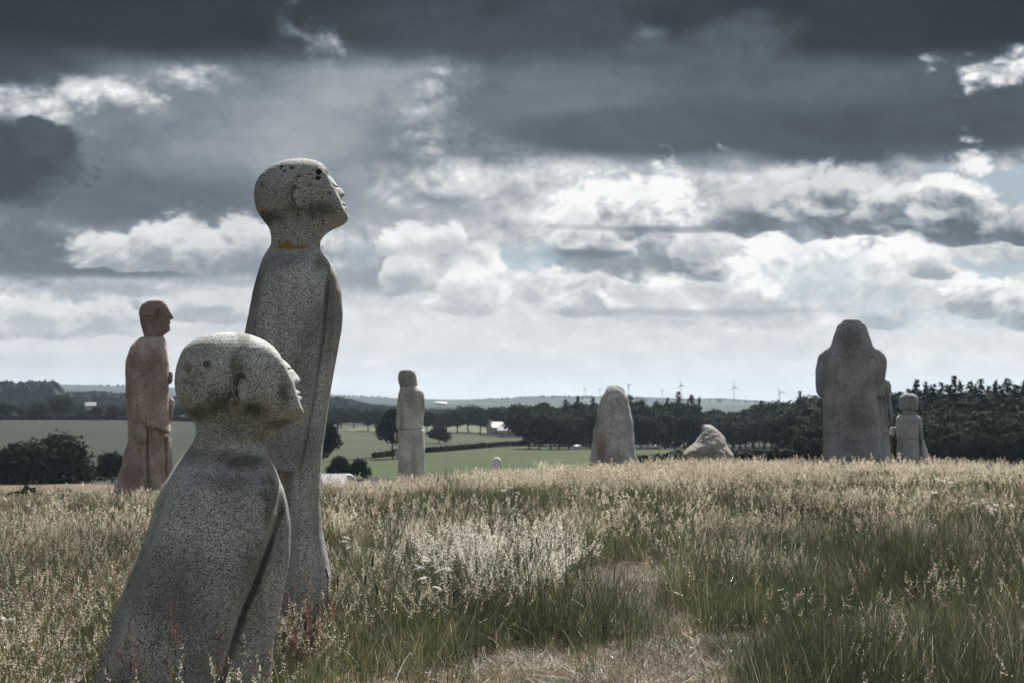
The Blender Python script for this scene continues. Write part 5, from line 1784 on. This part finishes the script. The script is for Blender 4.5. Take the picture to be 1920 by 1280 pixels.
# seed heads
seedy = lambda x, y: (1 - bare(x, y)) ** 2 * (1 - 0.72 * lush(x, y)) * np.clip(0.62 + 0.9 * patch(x, y, 0.45, 3), 0.06, 1) * np.where((to_px(x, y) > 590) & (y < 17), 0.38, 1.0)
p = sow(20, 7.5, 23, seedy)
scatter("flowering_grass", "seed", p, scales(p, 0.76, 0.25) * np.interp(p[:, 1], [8, 20, 23], [1, .9, .8])[:, None], "tawny flowering grass with open seed heads")
p = sow(9, 7.5, 32, lambda x, y: seedy(x, y) * np.where(to_px(x, y) < 620, 1.6, 0.8))
scatter("flowering_grass", "seedd", p, scales(p, 0.95, 0.25) * np.interp(p[:, 1], [8, 20, 32], [1, .85, .7])[:, None], "darker narrow-headed grasses among the tawny ones")
p = sow(21, 22, 64, lambda x, y: (1 - bare(x, y)) * (1 - 0.8 * lush(x, y)) * np.clip(0.55 + 1.1 * patch(x, y, 0.30, 8) - 0.25 * np.clip((to_px(x, y) - 1500) / 400, 0, 1), 0.08, 1))
scatter("flowering_grass", "seedfar", p, scales(p, 0.58, 0.25), "pale flowering grass spreading to the hilltop crest")
# the bright plume patch in the middle
p = sow(22, 13.8, 21, lambda x, y: np.clip(0.75 - np.hypot((to_px(x, y) - 870) / 230, (y - 17.0) / 2.6) + 1.5 * patch(x, y, 1.5, 5), 0, 1))
scatter("plume_grass", "plume", p, scales(p, 0.86, 0.2), "cream plumed grass patch in the middle of the meadow")
# bleached bent blades
p = sow(17, 7.5, 25, lambda x, y: (1 - bare(x, y)) * (0.5 + 0.5 * lush(x, y)))
scatter("bleached_blades", "pale", p, scales(p, 0.66, 0.7), "bleached bent grass blades catching the light", tilt=0.3)
# trodden straw on the path
p = sow(85, 8, 24, lambda x, y: 0.12 + 0.88 * bare(x, y))
scatter("trodden_straw", "straw", p, scales(p, 1.0, 0.35), "short trodden dry grass on the path", tilt=0.2)
p = sow(26, 9, 22, lambda x, y: bare(x, y) * np.clip(0.35 + 1.2 * patch(x, y, 1.4, 9), 0, 1))
scatter("path_sprigs", "green", p, scales(p, 0.42, 0.35), "thin green sprigs pushing up through the trodden path", tilt=0.2)

# ---------------------------------------------------------------- single plants one can point to
m_white, N = material("white_petals")
finish(N, (.80, .80, .76), 0.7, None, 0.2, trans=(0.35, (.80, .80, .74)))


def umbel_mesh(seed, r=0.045):
    rg = np.random.default_rng(seed)
    T_ = Tuft()
    for k in range(9):
        a = k * 2.4
        d = r * 0.75 * math.sqrt(k / 9)
        cx, cy = d * math.cos(a), d * math.sin(a)
        for i in range(12):
            b = rg.uniform(0, 6.28)
            q_ = 0.014 * math.sqrt(rg.uniform())
            T_.quad((cx + q_ * math.cos(b), cy + q_ * math.sin(b), rg.uniform(-0.003, 0.004) + 0.016 - 9.0 * (cx * cx + cy * cy)), (0.004 * math.cos(b), 0.004 * math.sin(b), 0.0), (-0.003 * math.sin(b), 0.003 * math.cos(b), 0.002), 0)
    return T_.build("flower_head", [m_white])


def stem_mesh(name, h, mat, r=0.0022, bend=0.04):
    v, q = tube([(bend * (t ** 2), 0, h * t) for t in np.linspace(0, 1, 6)], [r * (1 - 0.4 * t) for t in np.linspace(0, 1, 6)], 5)
    me = mesh_np(name, v, q, smooth=True)
    me.materials.append(mat)
    return me


def rays_mesh():
    T_ = Tuft()
    for k in range(9):
        a = k * 2.4
        d = 0.034 * math.sqrt(k / 9)
        T_.strip([((0, -0.0007, -0.03), (0, 0.0007, -0.03)), ((d * math.cos(a) - .0007, d * math.sin(a), 0), (d * math.cos(a) + .0007, d * math.sin(a), 0))], 0)
    return T_.build("flower_rays", [m_stem])


UM = [umbel_mesh(i) for i in range(3)]
RAYS = rays_mesh()
STEM = stem_mesh("stem", 1.0, m_stem)
UMB = [(1738, 901), (1752, 899), (1764, 903), (1778, 906), (1742, 922), (1757, 925), (1772, 921), (1788, 912), (1830, 946), (1846, 953), (1860, 948), (1868, 957), (1880, 944), (1851, 961),
       (1890, 950), (942, 921), (957, 916), (972, 925), (640, 1010), (653, 1016), (648, 1027), (778, 1063), (795, 1068), (806, 1086), (830, 1072), (846, 1068), (818, 1103), (790, 1052), (10, 1160), (18, 1166)]
for i, (px, py) in enumerate(UMB):
    Yf = (EYE - 0.62) * FOCAL_PX / (py - HORIZON)
    pt = at(px, py, Yf)
    g = gz(pt.x, pt.y)
    h = max(pt.z - g, 0.3)
    r = empty("umbel_flower", (pt.x, pt.y, g), random.uniform(0, 6.28))
    where = ("white umbel flower in the upper cluster at right below the child figure" if i < 8 else "white umbel flower in the lower cluster near the right edge" if i < 15 else
             "white umbel flower in the pale grass below the small white stone" if i < 18 else "white umbel flower just right of the tall statue's robe" if i < 21 else
             "white umbel flower beside the cream plume grass in mid meadow" if i < 28 else "white umbel flower at the left edge of the meadow")
    tag(r, where, "flower", where.replace("white umbel flower", "white umbel flowers"))
    st_o = link("stem", STEM, None, r)
    st_o.scale = (1, 1, h)
    k_ = random.uniform(0.6, 1.0) * (1.25 if Yf > 20 else 1.0)
    fh = link("flower_head", UM[i % 3], None, r, (0.04, 0, h))
    fh.scale = (k_, k_, k_)
    fh.rotation_euler = (random.uniform(-.45, .45), random.uniform(-.45, .45), 0)
    ry = link("flower_rays", RAYS, None, r, (0.04, 0, h - 0.002))
    ry.scale = (k_, k_, k_)


def sorrel_mesh(seed):
    rg = np.random.default_rng(seed)
    T_ = Tuft()
    for b in range(4):
        a = rg.uniform(0, 6.28)
        lean = 0.0 if b == 0 else rg.uniform(0.15, 0.4)
        d = np.array([math.cos(a) * lean, math.sin(a) * lean, 1.0])
        st_p = np.array([0, 0, 0.0 if b == 0 else -rg.uniform(0.02, 0.12)])
        ln = 0.20 if b == 0 else 0.13
        panicle(T_, rg, st_p, d, ln, 0.013, 55 if b == 0 else 35, 0.0055, 0)
    return T_.build("seed_spike", [m_red])


SOR = [sorrel_mesh(i) for i in range(3)]
STEM_R = stem_mesh("stem", 1.0, m_red, 0.002, 0.05)
for i, (px, py, Y) in enumerate([(583, 1095, 10.9), (574, 1122, 10.6), (604, 1108, 11.2), (545, 1140, 10.6), (541, 1165, 10.2), (560, 1150, 10.8), (537, 1128, 11.0), (612, 1150, 10.9), (300, 1160, 8.9), (130, 1130, 10.8), (170, 1075, 12.5), (228, 1062, 12.8), (60, 1190, 10.0), (268, 1205, 8.6), (1068, 1098, 16)]):
    pt = at(px, py, Y)
    g = gz(pt.x, pt.y)
    h = pt.z - g - 0.10
    r = empty("sorrel_plant", (pt.x, pt.y, g), random.uniform(0, 6.28))
    w_ = "reddish sorrel spike before the foot of the tall statue" if i < 8 else "reddish sorrel spike in the grass at lower left" if i < 14 else "lone reddish sorrel spike in mid meadow right of the plume grass"
    tag(r, w_, "plant", w_.replace("spike", "spikes") if i < 14 else None)
    s_o = link("stem", STEM_R, None, r)
    s_o.scale = (1, 1, h + 0.05)
    link("seed_spike", SOR[i % 3], None, r, (0.05, 0, h))

# dark cylindrical heads
m_tim, N = material("dark_timothy_head")
finish(N, (.030, .026, .020), 0.9)
bm = bmesh.new()
bmesh.ops.create_uvsphere(bm, u_segments=10, v_segments=12, radius=1.0, matrix=Matrix.Diagonal((0.0055, 0.0055, 0.036, 1)))
for v in bm.verts:
    v.co += Vector((random.uniform(-1, 1), random.uniform(-1, 1), random.uniform(-1, 1))) * 0.0008
TIM = bpy.data.meshes.new("seed_cylinder"); bm.to_mesh(TIM); bm.free()
TIM.materials.append(m_tim)
for i, (px, py, Y) in enumerate([(624, 1083, 11.6), (644, 1097, 11.8), (676, 1096, 12.0), (717, 1112, 11.6), (697, 968, 16.0), (662, 948, 17.5), (816, 905, 22.0), (834, 960, 19), (700, 1060, 13), (1010, 1020, 15.5)]):
    pt = at(px, py, Y)
    g = gz(pt.x, pt.y)
    r = empty("timothy_grass", (pt.x, pt.y, g), random.uniform(0, 6.28))
    tag(r, "tall stalk with a dark cylindrical head right of the tall statue's foot" if i < 4 else "stalk with a dark narrow head standing out of the tawny grass", "plant",
        "dark-headed stalks right of the tall statue's foot" if i < 4 else "dark-headed stalks in the tawny grass")
    s_o = link("stem", STEM, None, r)
    s_o.scale = (1, 1, pt.z - g)
    hd = link("seed_cylinder", TIM, None, r, (0.04, 0, pt.z - g + 0.03))
    hd.rotation_euler = (random.uniform(-.2, .2), random.uniform(-.2, .3), 0)

# ---------------------------------------------------------------- the air
hz = box_mesh("haze", -15000, 15000, -15000, 15500, -60, 130)
m_haze = bpy.data.materials.new("haze_air")
m_haze.use_nodes = True
hn = m_haze.node_tree
hn.nodes.clear()
pv = hn.nodes.new('ShaderNodeVolumePrincipled')
pv.inputs['Color'].default_value = (.66, .82, 1.0, 1)
pv.inputs['Density'].default_value = 0.00004
pv.inputs['Anisotropy'].default_value = 0.2
ho = hn.nodes.new('ShaderNodeOutputMaterial')
hn.links.new(pv.outputs[0], ho.inputs['Volume'])
hzo = link("haze", hz, m_haze)
tag(hzo, "thin blue air over the valley and hills", None, None, "stuff")
